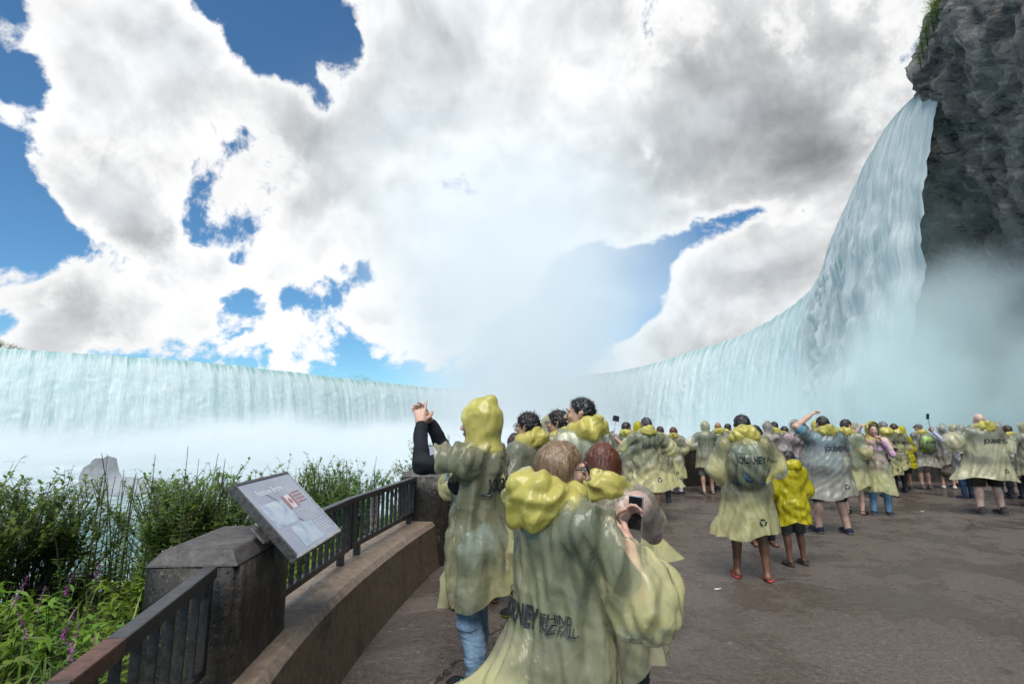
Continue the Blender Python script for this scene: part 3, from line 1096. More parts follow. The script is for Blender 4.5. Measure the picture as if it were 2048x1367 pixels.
def mat_rock():
    m, nt, out = new_mat('wet_dolostone')
    co = world_co(nt)
    rc = nt.mapping(co, (.55, .55, 1.0), (0, 0, 0), (R(-58), 0, 0))
    a = nt.noise(rc, .20, 6, .62, .6)
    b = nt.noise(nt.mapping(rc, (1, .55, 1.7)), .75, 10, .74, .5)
    g = nt.noise(rc, 5, 6, .72, .3)
    c = nt.mix(nt.maprange(a, .32, .68), (.16, .135, .12), (.33, .29, .26))
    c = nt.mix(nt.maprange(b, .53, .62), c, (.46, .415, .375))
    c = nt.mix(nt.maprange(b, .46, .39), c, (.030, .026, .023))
    c = nt.mix(nt.math('MULTIPLY', nt.maprange(g, .45, .62), .35), c, (.10, .088, .08))
    c = nt.mix(nt.math('MULTIPLY', nt.maprange(nt.noise(co, .33, 5, .65), .56, .68), .4), c, (.070, .075, .045))
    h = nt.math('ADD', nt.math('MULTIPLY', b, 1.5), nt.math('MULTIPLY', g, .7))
    principled(nt, out, Base_Color=c, Roughness=nt.maprange(a, .3, .7, .34, .62), Specular_IOR_Level=.55, Normal=nt.bump(h, 1.0, .8))
    return m


# rock wall that carries the near end of the falls
bi = np.where(ss > S[-1] - 95)[0][::3]
zb = np.linspace(-16, 44.6, 46)
B = np.zeros((len(bi), len(zb), 3))
for j, z in enumerate(zb):
    rec = 2.5 + 3.5 * math.sin(math.pi * min(1, max(0, (44 - z) / 58)))
    B[:, j, 0] = CX[bi] - nx_[bi] * rec; B[:, j, 1] = CY[bi] - ny_[bi] * rec; B[:, j, 2] = z
Bp = B.reshape(-1, 3)
db = ridged(Bp * np.array([.2, .2, .5]), 4, .55) * .8 + fbm(Bp * .1, 3) * .8
Bp = Bp - np.stack([np.repeat(nx_[bi], len(zb)), np.repeat(ny_[bi], len(zb)), np.zeros(len(db))], 1) * np.abs(db)[:, None]
ib = np.arange(len(Bp)).reshape(len(bi), len(zb)) + len(Pn)
Qb = np.stack([ib[:-1, :-1], ib[:-1, 1:], ib[1:, 1:], ib[1:, :-1]], -1).reshape(-1, 4)
tag(link('cliff', mesh_from('cliff', np.concatenate([Pn, Bp]), np.concatenate([Q, Qb]), [mat_rock()], smooth=True)), kind='structure')
# plateau behind the cliff top
pl = MB()
top = [Vector((C[i, 0] - nxc[i] * 13, C[i, 1] - nyc[i] * 13, 61)) for i in range(0, nc, 6)]
for a, b in zip(top, top[1:]):
    pl.add([a, b, b + Vector((220, 0, 0)), a + Vector((220, 0, 0))], [(0, 1, 2, 3)])
tag(pl.build('plateau', plain('plateau_turf', (.06, .08, .03), .9, .3, .3)), kind='structure')

# ------------------------------------------------------------------ boulders in the river mist
M_BOULDER = plain('wet_boulder_rock', (.10, .095, .09), .5, .3, .8, .6)


def boulder(u, v, wpx, hpx, label, seed):
    base = on_z(u, v, Z_RIVER)
    t = base.y / ray(u, v).y
    w = wpx / F_PX * t; h = hpx / F_PX * t
    bm_ = bmesh.new()
    bmesh.ops.create_icosphere(bm_, subdivisions=4, radius=1)
    P_ = np.array([q.co[:] for q in bm_.verts])
    dn = fbm(P_ * 1.5 + seed, 3) * .22 + ridged(P_ * 2.4 + seed, 3) * .09
    for q, k in zip(bm_.verts, dn):
        q.co = q.co * (1 + float(k))
        q.co = Vector((q.co.x * w / 2, q.co.y * w / 2, max(-.15, min(q.co.z + .15, 1.3)) * h * 1.05))
    me_ = bpy.data.meshes.new('boulder'); bm_.to_mesh(me_); bm_.free()
    me_.materials.append(M_BOULDER)
    o = link('boulder', me_, None, base)
    return tag(o, label, 'boulder')


boulder(196, 985, 66, 54, 'tall blocky boulder fading in the river mist', 3.0)
boulder(262, 985, 96, 26, 'low rounded boulder beside the tall one in the mist', 8.0)

# ------------------------------------------------------------------ mist
def mist(name, loc, size, dens_fn, color=(.93, .97, 1.0), aniso=.15, step=1.0):
    bm_ = bmesh.new()
    bmesh.ops.create_cube(bm_, size=1)
    for v_ in bm_.verts:
        v_.co = Vector((v_.co.x * size[0], v_.co.y * size[1], v_.co.z * size[2]))
    me_ = bpy.data.meshes.new(name); bm_.to_mesh(me_); bm_.free()
    m, nt, out = new_mat(name)
    vol = nt.node('ShaderNodeVolumePrincipled')
    nt.put(vol.inputs['Color'], color)
    vol.inputs['Anisotropy'].default_value = aniso
    nt.put(vol.inputs['Density'], dens_fn(nt, world_co(nt)))
    nt.l.new(vol.outputs[0], out.inputs['Volume'])
    m.cycles.volume_step_rate = step
    me_.materials.append(m)
    o = link(name, me_, None, loc)
    return tag(o, kind='stuff')


def blob(nt, co, c, r, sharp=2.0):
    """soft ellipsoid: 1 inside, 0 outside"""
    d = nt.vmath('LENGTH', nt.vmath('DIVIDE', nt.vmath('SUBTRACT', co, c), r))
    return nt.maprange(d, 1.0, 1.0 - 1.0 / sharp, 0.0, 1.0)


def far_mist(nt, co):
    sep = nt.node('ShaderNodeSeparateXYZ'); nt.put(sep.inputs[0], co)
    n1 = nt.noise(co, .011, 3, .55, .4)
    n2 = nt.noise(co, .036, 2, .6, .3)
    nn = nt.math('ADD', nt.math('MULTIPLY', n1, .7), nt.math('MULTIPLY', n2, .3))
    top = nt.math('MULTIPLY_ADD', nn, 84.0, -51.0)                         # height of the bank's top
    layer = nt.maprange(nt.math('SUBTRACT', sep.outputs[2], top), 14, -14, 0.0, 1.0)
    dens = nt.math('MULTIPLY', layer, nt.maprange(sep.outputs[1], 66, 120, .02, 1.0))
    # thick heart of the horseshoe, and the column that rises out of it
    ax = nt.math('MULTIPLY_ADD', sep.outputs[2], -.10, 16.0)
    dx = nt.math('DIVIDE', nt.math('SUBTRACT', sep.outputs[0], ax), nt.math('MULTIPLY_ADD', sep.outputs[2], .44, 100.0))
    dy = nt.math('DIVIDE', nt.math('SUBTRACT', sep.outputs[1], 400.0), 150.0)
    rr = nt.math('SQRT', nt.math('ADD', nt.math('MULTIPLY', dx, dx), nt.math('MULTIPLY', dy, dy)))
    rr = nt.math('ADD', rr, nt.math('MULTIPLY_ADD', nn, -1.1, .55))
    col = nt.maprange(rr, 1.05, -.1, 0.0, 1.0)
    fade = nt.maprange(sep.outputs[2], 40, 290, 1.0, .0)
    dens = nt.math('MAXIMUM', nt.math('MULTIPLY', dens, .050), nt.math('MULTIPLY', nt.math('MULTIPLY', col, fade), .024))
    return dens


mist('mist_bank', (-60, 380, 143), (760, 620, 312), far_mist, (1.0, .99, .98), .0, .9)


def near_mist(nt, co):
    n1 = nt.noise(co, .05, 3, .6, .4)
    n2 = nt.noise(co, .16, 2, .6, .3)
    nn = nt.math('ADD', nt.math('MULTIPLY', n1, .65), nt.math('MULTIPLY', n2, .35))
    w = nt.vmath('ADD', co, nt.vmath('SCALE', nt.vmath('SUBTRACT', nt.noise(co, .06, 2, .6, out='Color'), (.5, .5, .5)), None))
    for q in nt.n:
        if q.type == 'VECT_MATH' and q.operation == 'SCALE': q.inputs['Scale'].default_value = 9.0
    a = blob(nt, w, (50, 49, -1), (20, 20, 22), 1.9)
    b = blob(nt, w, (40, 66, -6), (26, 26, 22), 1.5)
    c = blob(nt, w, (22, 70, -12), (34, 34, 16), 1.5)
    e_ = blob(nt, w, (55, 60, 16), (9, 9, 24), 1.3)
    d = nt.math('MAXIMUM', nt.math('MULTIPLY', e_, .05), nt.math('MAXIMUM', nt.math('MULTIPLY', a, .26), nt.math('MAXIMUM', nt.math('MULTIPLY', b, .06), nt.math('MULTIPLY', c, .05))))
    return nt.math('MULTIPLY', d, nt.maprange(nn, .38, .60, .15, 1.3))


mist('spray_mist', (33, 62, 12), (84, 84, 60), near_mist, (.86, .95, .94), .0, .8)
# ------------------------------------------------------------------ planted bank outside the railing
bank_in = [p for p in EDGE if p.y < 15.3]
bv, bf = [], []
NO = 26
for i, p in enumerate(bank_in):
    a = bank_in[max(i - 1, 0)]; b = bank_in[min(i + 1, len(bank_in) - 1)]
    d = (b - a).normalized(); nn = Vector((-d.y, d.x, 0))
    wid = np.interp(p.y, [-4, 2, 4.5, 7, 9, 15.3], [9.0, 7.5, 4.6, 2.4, 1.7, 1.6])
    for k in range(NO):
        f = k / (NO - 1)
        o = .40 + (wid + 9) * f ** 1.25
        over = max(0.0, o - wid)
        z = .02 - .045 * o - .75 * over ** 1.2
        q = p + nn * o
        bv.append((q.x, q.y, z))
bv = np.array(bv)
bv[:, 2] += fbm(bv * np.array([.9, .9, 0]), 3) * .10
ni = len(bank_in)
idx = np.arange(ni * NO).reshape(ni, NO)
Q = np.stack([idx[:-1, :-1], idx[1:, :-1], idx[1:, 1:], idx[:-1, 1:]], -1).reshape(-1, 4)
m, nt, out = new_mat('bank_soil')
co = world_co(nt)
principled(nt, out, Base_Color=nt.mix(nt.noise(co, 6, 5, .6), (.018, .020, .008), (.045, .055, .018)), Roughness=.9)
tag(link('bank', mesh_from('bank', bv, Q, [m])), kind='structure')
_bx = bv.reshape(ni, NO, 3)


def bank_point(i, o_frac):
    a = _bx[min(ni - 1, i)]
    x = o_frac * (NO - 1); k = int(min(NO - 2, x)); t = x - k
    return Vector(a[k] * (1 - t) + a[k + 1] * t)


def bank_z(x, y):
    dd = (bv[:, 0] - x) ** 2 + (bv[:, 1] - y) ** 2
    return float(bv[np.argmin(dd), 2])


def mat_leaf(name, c1, c2, trans=.45):
    m, nt, out = new_mat(name)
    oi = nt.node('ShaderNodeObjectInfo')
    co = obj_co(nt)
    n_ = nt.noise(co, 7, 3, .6)
    c = nt.mix(nt.maprange(n_, .3, .7), c1, c2)
    hsv = nt.node('ShaderNodeHueSaturation')
    nt.put(hsv.inputs['Hue'], nt.math('MULTIPLY_ADD', oi.outputs['Random'], .05, .475))
    nt.put(hsv.inputs['Value'], nt.math('MULTIPLY_ADD', oi.outputs['Random'], .5, .75))
    nt.put(hsv.inputs['Color'], c)
    p = nt.node('ShaderNodeBsdfPrincipled')
    nt.put(p.inputs['Base Color'], hsv.outputs[0]); p.inputs['Roughness'].default_value = .42
    tl_ = nt.node('ShaderNodeBsdfTranslucent')
    nt.put(tl_.inputs[0], nt.mix(.4, hsv.outputs[0], (c2[0] * 1.9, c2[1] * 1.9, c2[2] * .8)))
    mx = nt.node('ShaderNodeMixShader'); mx.inputs[0].default_value = trans
    nt.l.new(p.outputs[0], mx.inputs[1]); nt.l.new(tl_.outputs[0], mx.inputs[2])
    nt.l.new(mx.outputs[0], out.inputs['Surface'])
    return m


M_LEAF = mat_leaf('weed_leaf', (.12, .205, .024), (.24, .35, .045))
M_LEAF_D = mat_leaf('shrub_leaf', (.100, .165, .034), (.18, .265, .060), .48)
M_GRASS = mat_leaf('grass_blade', (.115, .21, .026), (.22, .335, .05), .5)
M_STEM = plain('plant_stem', (.060, .050, .022), .7, .3, 30)
M_PURPLE = plain('magenta_floret', (.50, .09, .46), .6, .35, 60)
M_SPENT = plain('spent_flower_spike', (.060, .040, .040), .8, .4, 60)


class Leaves:
    def __init__(self): self.v = []; self.f = []
    def leaf(self, p, d, L, W, up=Vector((0, 0, 1)), droop=.25, nseg=2):
        d = d.normalized()
        s = d.cross(up)
        if s.length < 1e-3: s = Vector((1, 0, 0))
        s.normalize()
        b = len(self.v)
        prev = None
        for k in range(nseg + 1):
            t = k / nseg
            c = p + d * (L * t) - up * (droop * L * t * t)
            w = W * (math.sin(math.pi * min(1, .12 + t * .88)) if k < nseg else .04)
            self.v.append(tuple(c - s * w / 2)); self.v.append(tuple(c + s * w / 2))
        for k in range(nseg):
            a = b + 2 * k
            self.f.append((a, a + 1, a + 3, a + 2))
    def mesh(self, name, m): return mesh_from(name, self.v, np.array(self.f), [m], True)


rnd = random.Random(11)


def rdir(r, el):
    a = r.uniform(0, 2 * math.pi)
    return Vector((math.cos(a) * math.cos(el), math.sin(a) * math.cos(el), math.sin(el)))


def make_loosestrife(seed, h, spike_mat, bushy):
    r = random.Random(seed)
    stems, lv, fl = MB(), Leaves(), Leaves()
    ns_ = 1
    for s in range(ns_):
        base = Vector((r.uniform(-.06, .06), r.uniform(-.06, .06), 0))
        lean = rdir(r, 0) * r.uniform(.02, .16)
        hh = h * r.uniform(.78, 1.0)
        pts = [base + lean * (t * t) + Vector((0, 0, hh * t)) for t in (0, .25, .5, .75, 1)]
        stems.tube(pts, [.006, .005, .004, .003, .0015], 4, False)
        nl = int(30 * hh)
        for k in range(nl):
            t = .12 + .62 * k / nl
            p = base + lean * (t * t) + Vector((0, 0, hh * t))
            a0 = r.uniform(0, 6.28)
            for q in (0, math.pi):
                d = Vector((math.cos(a0 + q), math.sin(a0 + q), r.uniform(.2, .6)))
                lv.leaf(p, d, r.uniform(.055, .10) * (1.15 - .6 * t), .016, droop=.2)
            if bushy and r.random() < .35:
                d = Vector((math.cos(a0), math.sin(a0), 1.1)).normalized()
                L = r.uniform(.1, .22)
                stems.tube([p, p + d * L], .002, 3, False)
                for w in range(5):
                    lv.leaf(p + d * L * (w / 5), rdir(r, r.uniform(-.1, .8)), .045, .012)
        for k in range(int(70 * hh)):
            t = .72 + .28 * r.random()
            p = base + lean * (t * t) + Vector((0, 0, hh * t))
            fl.leaf(p, rdir(r, r.uniform(-.2, .6)), r.uniform(.010, .020) * (1.25 - (t - .72) * 2.6) * (1.7 if spike_mat is M_PURPLE else 1.0), .010 if spike_mat is not M_PURPLE else .016, droop=.1, nseg=1)
    return ('purple_loosestrife', [('stem', stems, M_STEM), ('leaves', lv, M_LEAF_D), ('flower_spike', fl, spike_mat)])


def make_weed(seed, h, n):
    r = random.Random(seed)
    stems, lv = MB(), Leaves()
    for s in range(n):
        d0 = rdir(r, r.uniform(.75, 1.35))
        hh = h * r.uniform(.6, 1)
        pts = [d0 * (hh * t) + Vector((0, 0, -.12 * hh * t * t)) for t in (0, .35, .7, 1)]
        stems.tube(pts, [.004, .0035, .0025, .0015], 3, False)
        for k in range(int(20 * hh / .5)):
            t = .15 + .85 * r.random()
            p = d0 * (hh * t) + Vector((0, 0, -.12 * hh * t * t))
            lv.leaf(p, rdir(r, r.uniform(-.3, .7)), r.uniform(.05, .12), r.uniform(.018, .038), droop=r.uniform(.1, .5))
    return ('leafy_weed', [('stem', stems, M_STEM), ('leaves', lv, M_LEAF)])


def make_shrub(seed, h, w):
    r = random.Random(seed)
    stems, lv = MB(), Leaves()
    for s in range(26):
        a = r.uniform(0, 6.28)
        tip = Vector((math.cos(a) * w * r.uniform(.1, 1), math.sin(a) * w * r.uniform(.1, 1), h * r.uniform(.62, 1.05)))
        mid = tip * .5 + Vector((r.uniform(-.05, .05), r.uniform(-.05, .05), .08))
        stems.tube([(0, 0, 0), mid, tip], [.010, .005, .0018], 4, False)
        for q in range(7):
            t = r.uniform(.35, .95)
            p0 = mid.lerp(tip, (t - .5) * 2) if t > .5 else mid * (t * 2)
            dd = (tip.normalized() + rdir(r, .3) * .8 + Vector((0, 0, .5))).normalized()
            L = r.uniform(.12, .30)
            stems.tube([p0, p0 + dd * L], [.003, .0012], 3, False)
            for k in range(13):
                f = r.random()
                lv.leaf(p0 + dd * (L * f), rdir(r, r.uniform(-.2, .9)), r.uniform(.04, .075), r.uniform(.018, .030), droop=.2)
        for k in range(12):
            f = r.uniform(.6, 1)
            lv.leaf(mid.lerp(tip, f), rdir(r, r.uniform(0, 1)), r.uniform(.03, .055), .014)
    return ('bank_shrub', [('branches', stems, M_STEM), ('foliage', lv, M_LEAF_D)])


class Proto:
    def __init__(self, spec):
        self.name, parts = spec
        self.parts = []
        for nm, g, m in parts:
            self.parts.append((nm, mesh_from(nm, g.v, g.f if isinstance(g, MB) else np.array(g.f), [m], True)))
    def place(self, loc, rz, sc, label, cat, group, tilt=(0, 0)):
        r = empty(self.name, loc)
        r.rotation_euler = (tilt[0], tilt[1], rz); r.scale = (sc, sc, sc)
        tag(r, label, cat, group)
        for nm, me_ in self.parts:
            link(nm, me_, r)['kind'] = 'stuff'
        return r


P_LOOSE = [Proto(make_loosestrife(s, 1.0, M_SPENT, s % 2 == 0)) for s in range(5)]
P_BLOOM = [Proto(make_loosestrife(20 + s, 1.0, M_PURPLE, False)) for s in range(2)]
P_WEED = [Proto(make_weed(40 + s, .55, 9)) for s in range(5)]
P_SHRUB = [Proto(make_shrub(60 + s, 1.0, .62)) for s in range(3)]


def put(proto, u, Y, top_v, label, cat, group, jit=0.0, base=None):
    """plant whose tip shows at pixel (u, top_v) at forward distance Y"""
    tip = on_y(u, top_v, Y)
    z0 = bank_z(tip.x, tip.y) - .03
    h = max(.25, tip.z - z0)
    return proto.place((tip.x, tip.y, z0), rnd.uniform(0, 6.28), h, label, cat, group, (rnd.uniform(-.05, .05), rnd.uniform(-.05, .05)))


# dark shrubs at the left, and thickets further along
for (u, Y, tv) in ((20, 4.6, 985), (85, 4.9, 1000), (130, 5.2, 985), (45, 5.6, 1000), (-40, 4.4, 1000)):
    put(rnd.choice(P_SHRUB), u, Y, tv, 'dense dark green shrub in the clump at the left edge', 'shrub', 'shrubs at the left edge of the bank')
for (u, Y, tv) in ((330, 6.2, 975), (380, 5.6, 955), (430, 5.9, 960), (470, 6.3, 970), (355, 5.1, 985)):
    put(rnd.choice(P_SHRUB), u, Y, tv, 'dark bushy shrub behind the nearest pillar', 'shrub', 'shrubs behind the nearest pillar')
for (u, Y, tv) in ((625, 7.0, 950), (665, 7.4, 940), (710, 7.6, 950), (600, 6.6, 965), (690, 6.7, 960)):
    put(rnd.choice(P_SHRUB), u, Y, tv, 'dark bushy shrub behind the barred railing', 'shrub', 'shrubs behind the barred railing')
for (u, Y, tv) in ((892, 9.0, 890), (1008, 10.6, 890), (836, 8.4, 935)):
    put(P_SHRUB[0], u, Y, tv, 'small shrub tip showing between people above the wall', 'shrub', 'shrub tips above the wall')
for k in range(84):
    z = rnd.random()
    if z < .45:
        u, Y, tv = rnd.uniform(215, 520), rnd.uniform(4.6, 6.6), rnd.gauss(935, 34)
    elif z < .85:
        u, Y, tv = rnd.uniform(585, 745), rnd.uniform(6.3, 7.8), rnd.gauss(918, 16)
    else:
        u, Y, tv = rnd.uniform(-20, 165), rnd.uniform(4.4, 5.6), rnd.gauss(1010, 18)
    put(rnd.choice(P_LOOSE), u, Y, max(874, tv), 'tall thin loosestrife with a spent dark spike on the bank', 'plant', 'tall loosestrife on the bank')
for (u, Y, tv) in ((135, 3.9, 1100), (85, 3.6, 1130), (205, 4.4, 1080), (20, 3.4, 1110), (100, 3.3, 1165), (165, 3.0, 1205), (185, 2.7, 1225), (10, 3.0, 1150), (120, 3.1, 1180), (375, 5.0, 990), (390, 5.2, 960), (215, 3.1, 1230)):
    put(rnd.choice(P_BLOOM), u, Y, tv, 'flowering magenta loosestrife among the green weeds', 'plant', 'flowering loosestrife')
ng = 0
while ng < 280:
    i = rnd.randrange(0, ni); f = rnd.random() ** 1.1
    p = bank_point(i, f * .62)
    if p.z < -1.3 or p.y < .7 or p.y > 13: continue
    if p.y > 8 and rnd.random() < .5: continue
    ng += 1
    P_ = rnd.choice(P_WEED)
    P_.place((p.x, p.y, p.z - .03), rnd.uniform(0, 6.28), rnd.uniform(.75, 1.35), 'leafy light green weed crowding the bank', 'plant', 'leafy weeds on the bank')
# grass: one sward
gl = Leaves()
for k in range(20000):
    i = rnd.randrange(0, ni); f = rnd.random()
    p = bank_point(i, f * .6)
    if p.y < .4 or p.z < -1.3: continue
    L = rnd.uniform(.25, .62)
    d = rdir(rnd, rnd.uniform(.85, 1.45))
    gl.leaf(p - Vector((0, 0, .02)), d, L, rnd.uniform(.008, .016), droop=rnd.uniform(.1, .55), nseg=3)
tag(link('grass', gl.mesh('grass', M_GRASS)), 'long bright green grass covering the bank', 'grass', kind='stuff')

# shrubs on the lip of the cliff, trees beyond the far crest
def make_tree(seed, h, w):
    r = random.Random(seed)
    tr, lv = MB(), Leaves()
    tr.tube([(0, 0, 0), (.03 * w, 0, h * .4), (0, .03 * w, h * .85)], [h * .03, h * .02, h * .006], 6)
    for s in range(30):
        z0 = h * r.uniform(.15, .8)
        d = rdir(r, r.uniform(.1, .9)); L = w * r.uniform(.4, 1) * (1.1 - z0 / h * .6)
        tip = Vector((0, 0, z0)) + d * L
        tr.tube([(0, 0, z0), tip], [h * .01, h * .003], 4, False)
        for k in range(60):
            c = Vector((0, 0, z0)).lerp(tip, r.uniform(.3, 1.05)) + Vector((r.gauss(0, 1), r.gauss(0, 1), r.gauss(0, 1))) * (w * .12)
            lv.leaf(c, rdir(r, r.uniform(-.5, .9)), w * r.uniform(.05, .10), w * .045, droop=.2, nseg=1)
    return [('trunk', tr, M_STEM), ('crown', lv, M_LEAF_D)]


P_CLIFF = [Proto(('cliff_shrub', make_tree(80 + s, 3.2, 1.7))) for s in range(2)]
for (u, v, Y, sc) in ((1858, 30, 55, 1.0), (1846, 62, 56, .95), (1838, 92, 57, .8), (1834, 118, 57.5, .6), (1864, 5, 54, 1.1), (1872, -12, 54, 1.1), (1876, 25, 54, .9)):
    q = on_y(u, v, Y)
    P_CLIFF[int(u) % 2].place(q - Vector((-.3, 0, 2.2 * sc)), rnd.uniform(0, 6), sc, 'green shrub clinging to the top edge of the cliff', 'shrub', 'shrubs on the cliff edge')
P_FAR = [Proto(('far_tree', make_tree(90 + s, 8, 5))) for s in range(2)]
for (u, v, sc) in ((2, 686, 1.2), (22, 690, 1.1), (40, 692, .9), (72, 696, .5)):
    d = ray(u, v); q = on_z(u, v, Z_CREST + 3) * 1.12; q.z = Z_CREST + .5
    P_FAR[int(u) % 2].place(q, rnd.uniform(0, 6), sc * 1.15, 'small distant tree above the far left crest', 'tree', 'distant trees above the falls')
wood = Leaves()
for k in range(2600):
    u = rnd.uniform(500, 740)
    q = on_z(u, 752 - abs(u - 640) * .02, Z_CREST + 2) * 1.10
    z = Z_CREST + rnd.uniform(0, 9) * (.35 + .65 * abs(math.sin(u * .09) * math.sin(u * .037)))
    wood.leaf(Vector((q.x + rnd.uniform(-3, 3), q.y + rnd.uniform(-8, 8), z)), rdir(rnd, rnd.uniform(-.5, 1)), rnd.uniform(.8, 1.8), .9, nseg=1)
tag(link('far_wood', wood.mesh('far_wood', M_LEAF_D)), 'faint line of woods above the misty far crest', 'woods', kind='stuff')
# ------------------------------------------------------------------ implicit-surface modelling for people and their clothes
def smin(a, b, k):
    h = np.clip(.5 + .5 * (b - a) / k, 0, 1)
    return b * (1 - h) + a * h - k * h * (1 - h)


class Field:
    def __init__(self, lo, hi, h):
        self.h = h
        self.lo = np.array(lo, dtype=np.float64)
        n = np.ceil((np.array(hi) - self.lo) / h).astype(int) + 1
        self.ax = [self.lo[i] + h * np.arange(n[i]) for i in range(3)]
        self.F = np.full(tuple(n), .25)

    def _sl(self, lo, hi):
        s = []
        for i in range(3):
            a = max(0, int((lo[i] - self.lo[i]) / self.h)); b = min(len(self.ax[i]), int((hi[i] - self.lo[i]) / self.h) + 2)
            s.append(slice(a, max(a, b)))
        return tuple(s)

    def _pts(self, sl):
        return np.meshgrid(self.ax[0][sl[0]], self.ax[1][sl[1]], self.ax[2][sl[2]], indexing='ij', sparse=True)

    def cone(self, a, b, ra, rb, k=.03, an=(1, 1), sub=False):
        a = np.array(a, float); b = np.array(b, float)
        m = max(ra, rb) * max(an[0], an[1], 1) + .10
        sl = self._sl(np.minimum(a, b) - m, np.maximum(a, b) + m)
        X, Y, Z = self._pts(sl)
        if 0 in (X.size, Y.size, Z.size): return self
        px, py, pz = (X - a[0]) / an[0], (Y - a[1]) / an[1], Z - a[2]
        d = np.array([(b[0] - a[0]) / an[0], (b[1] - a[1]) / an[1], b[2] - a[2]])
        t = np.clip((px * d[0] + py * d[1] + pz * d[2]) / max(1e-9, d @ d), 0, 1)
        dd = (np.sqrt((px - t * d[0]) ** 2 + (py - t * d[1]) ** 2 + (pz - t * d[2]) ** 2) - (ra + (rb - ra) * t)) * min(an[0], an[1], 1)
        self._mix(sl, dd, k, sub)
        return self

    def ell(self, c, r, k=.02, sub=False, rot=None):
        c = np.array(c, float); r = np.array(r, float)
        m = r.max() + .06
        sl = self._sl(c - m, c + m)
        X, Y, Z = self._pts(sl)
        if 0 in (X.size, Y.size, Z.size): return self
        px, py, pz = X - c[0], Y - c[1], Z - c[2]
        if rot is not None:
            px, py, pz = (rot[0][0] * px + rot[0][1] * py + rot[0][2] * pz, rot[1][0] * px + rot[1][1] * py + rot[1][2] * pz, rot[2][0] * px + rot[2][1] * py + rot[2][2] * pz)
        k0 = np.sqrt((px / r[0]) ** 2 + (py / r[1]) ** 2 + (pz / r[2]) ** 2)
        k1 = np.sqrt((px / r[0] ** 2) ** 2 + (py / r[1] ** 2) ** 2 + (pz / r[2] ** 2) ** 2) + 1e-9
        self._mix(sl, k0 * (k0 - 1) / k1, k, sub)
        return self

    def _mix(self, sl, d, k, sub):
        if sub:
            self.F[sl] = -smin(-self.F[sl], d, k)
        else:
            self.F[sl] = smin(self.F[sl], d, k)

    def cut(self, fn):
        X, Y, Z = np.meshgrid(*self.ax, indexing='ij', sparse=True)
        self.F = np.maximum(self.F, fn(X, Y, Z))
        return self

    def mesh(self):
        F = self.F
        F = np.pad(F, 1, constant_values=.2)
        lo = self.lo - self.h
        ins = F < 0
        nx, ny, nz = F.shape
        cnt = np.zeros((nx - 1, ny - 1, nz - 1), np.int8)
        corners = [(i, j, k) for i in (0, 1) for j in (0, 1) for k in (0, 1)]
        def cs(A, c): return A[c[0]:nx - 1 + c[0], c[1]:ny - 1 + c[1], c[2]:nz - 1 + c[2]]
        for c in corners: cnt += cs(ins, c)
        act = np.argwhere((cnt > 0) & (cnt < 8))
        if len(act) == 0: return np.zeros((0, 3)), np.zeros((0, 4), int)
        pos = np.zeros((len(act), 3)); num = np.zeros(len(act))
        A = {c: F[act[:, 0] + c[0], act[:, 1] + c[1], act[:, 2] + c[2]] for c in corners}
        for c in corners:
            for ax in range(3):
                if c[ax] == 0:
                    e = list(c); e[ax] = 1; e = tuple(e)
                    fa, fb = A[c], A[e]
                    cr = (fa < 0) != (fb < 0)
                    t = np.where(cr, fa / np.where(cr, fa - fb, 1), 0)
                    p = np.tile(np.array(c, float), (len(act), 1)); p[:, ax] += t
                    pos += p * cr[:, None]; num += cr
        V_ = lo + (act + pos / num[:, None]) * self.h
        ind = np.full((nx - 1, ny - 1, nz - 1), -1, np.int64)
        ind[act[:, 0], act[:, 1], act[:, 2]] = np.arange(len(act))
        quads = []
        for ax in range(3):
            s0 = [slice(1, -1)] * 3; s1 = [slice(1, -1)] * 3
            s0[ax] = slice(0, -1); s1[ax] = slice(1, None)
            a_, b_ = ins[tuple(s0)], ins[tuple(s1)]
            cr = np.argwhere(a_ != b_)
            o = np.ones(3, int); o[ax] = 0
            g = cr + o
            flip = a_[cr[:, 0], cr[:, 1], cr[:, 2]]
            u, w = [(1, 2), (2, 0), (0, 1)][ax]
            q = []
            for du, dw in ((-1, -1), (0, -1), (0, 0), (-1, 0)):
                h_ = g.copy(); h_[:, u] += du; h_[:, w] += dw
                q.append(ind[h_[:, 0], h_[:, 1], h_[:, 2]])
            q = np.stack(q, 1)
            q[~flip] = q[~flip][:, ::-1]
            quads.append(q)
        Q_ = np.concatenate(quads)
        return V_, Q_[(Q_ >= 0).all(1)]


def join(parts):
    vs, fs, b = [], [], 0
    for v_, f_ in parts:
        if len(v_) == 0: continue
        vs.append(v_); fs.append(f_ + b); b += len(v_)
    return np.concatenate(vs), np.concatenate(fs)


def vnormals(v_, f_):
    n_ = np.cross(v_[f_[:, 2]] - v_[f_[:, 0]], v_[f_[:, 3]] - v_[f_[:, 1]])
    N = np.zeros_like(v_)
    for k in range(4): np.add.at(N, f_[:, k], n_)
    return N / (np.linalg.norm(N, axis=1, keepdims=True) + 1e-9)


def drop_faces(v_, f_, keep):
    f_ = f_[keep]
    used = np.unique(f_)
    mp = np.full(len(v_), -1); mp[used] = np.arange(len(used))
    return v_[used], mp[f_]


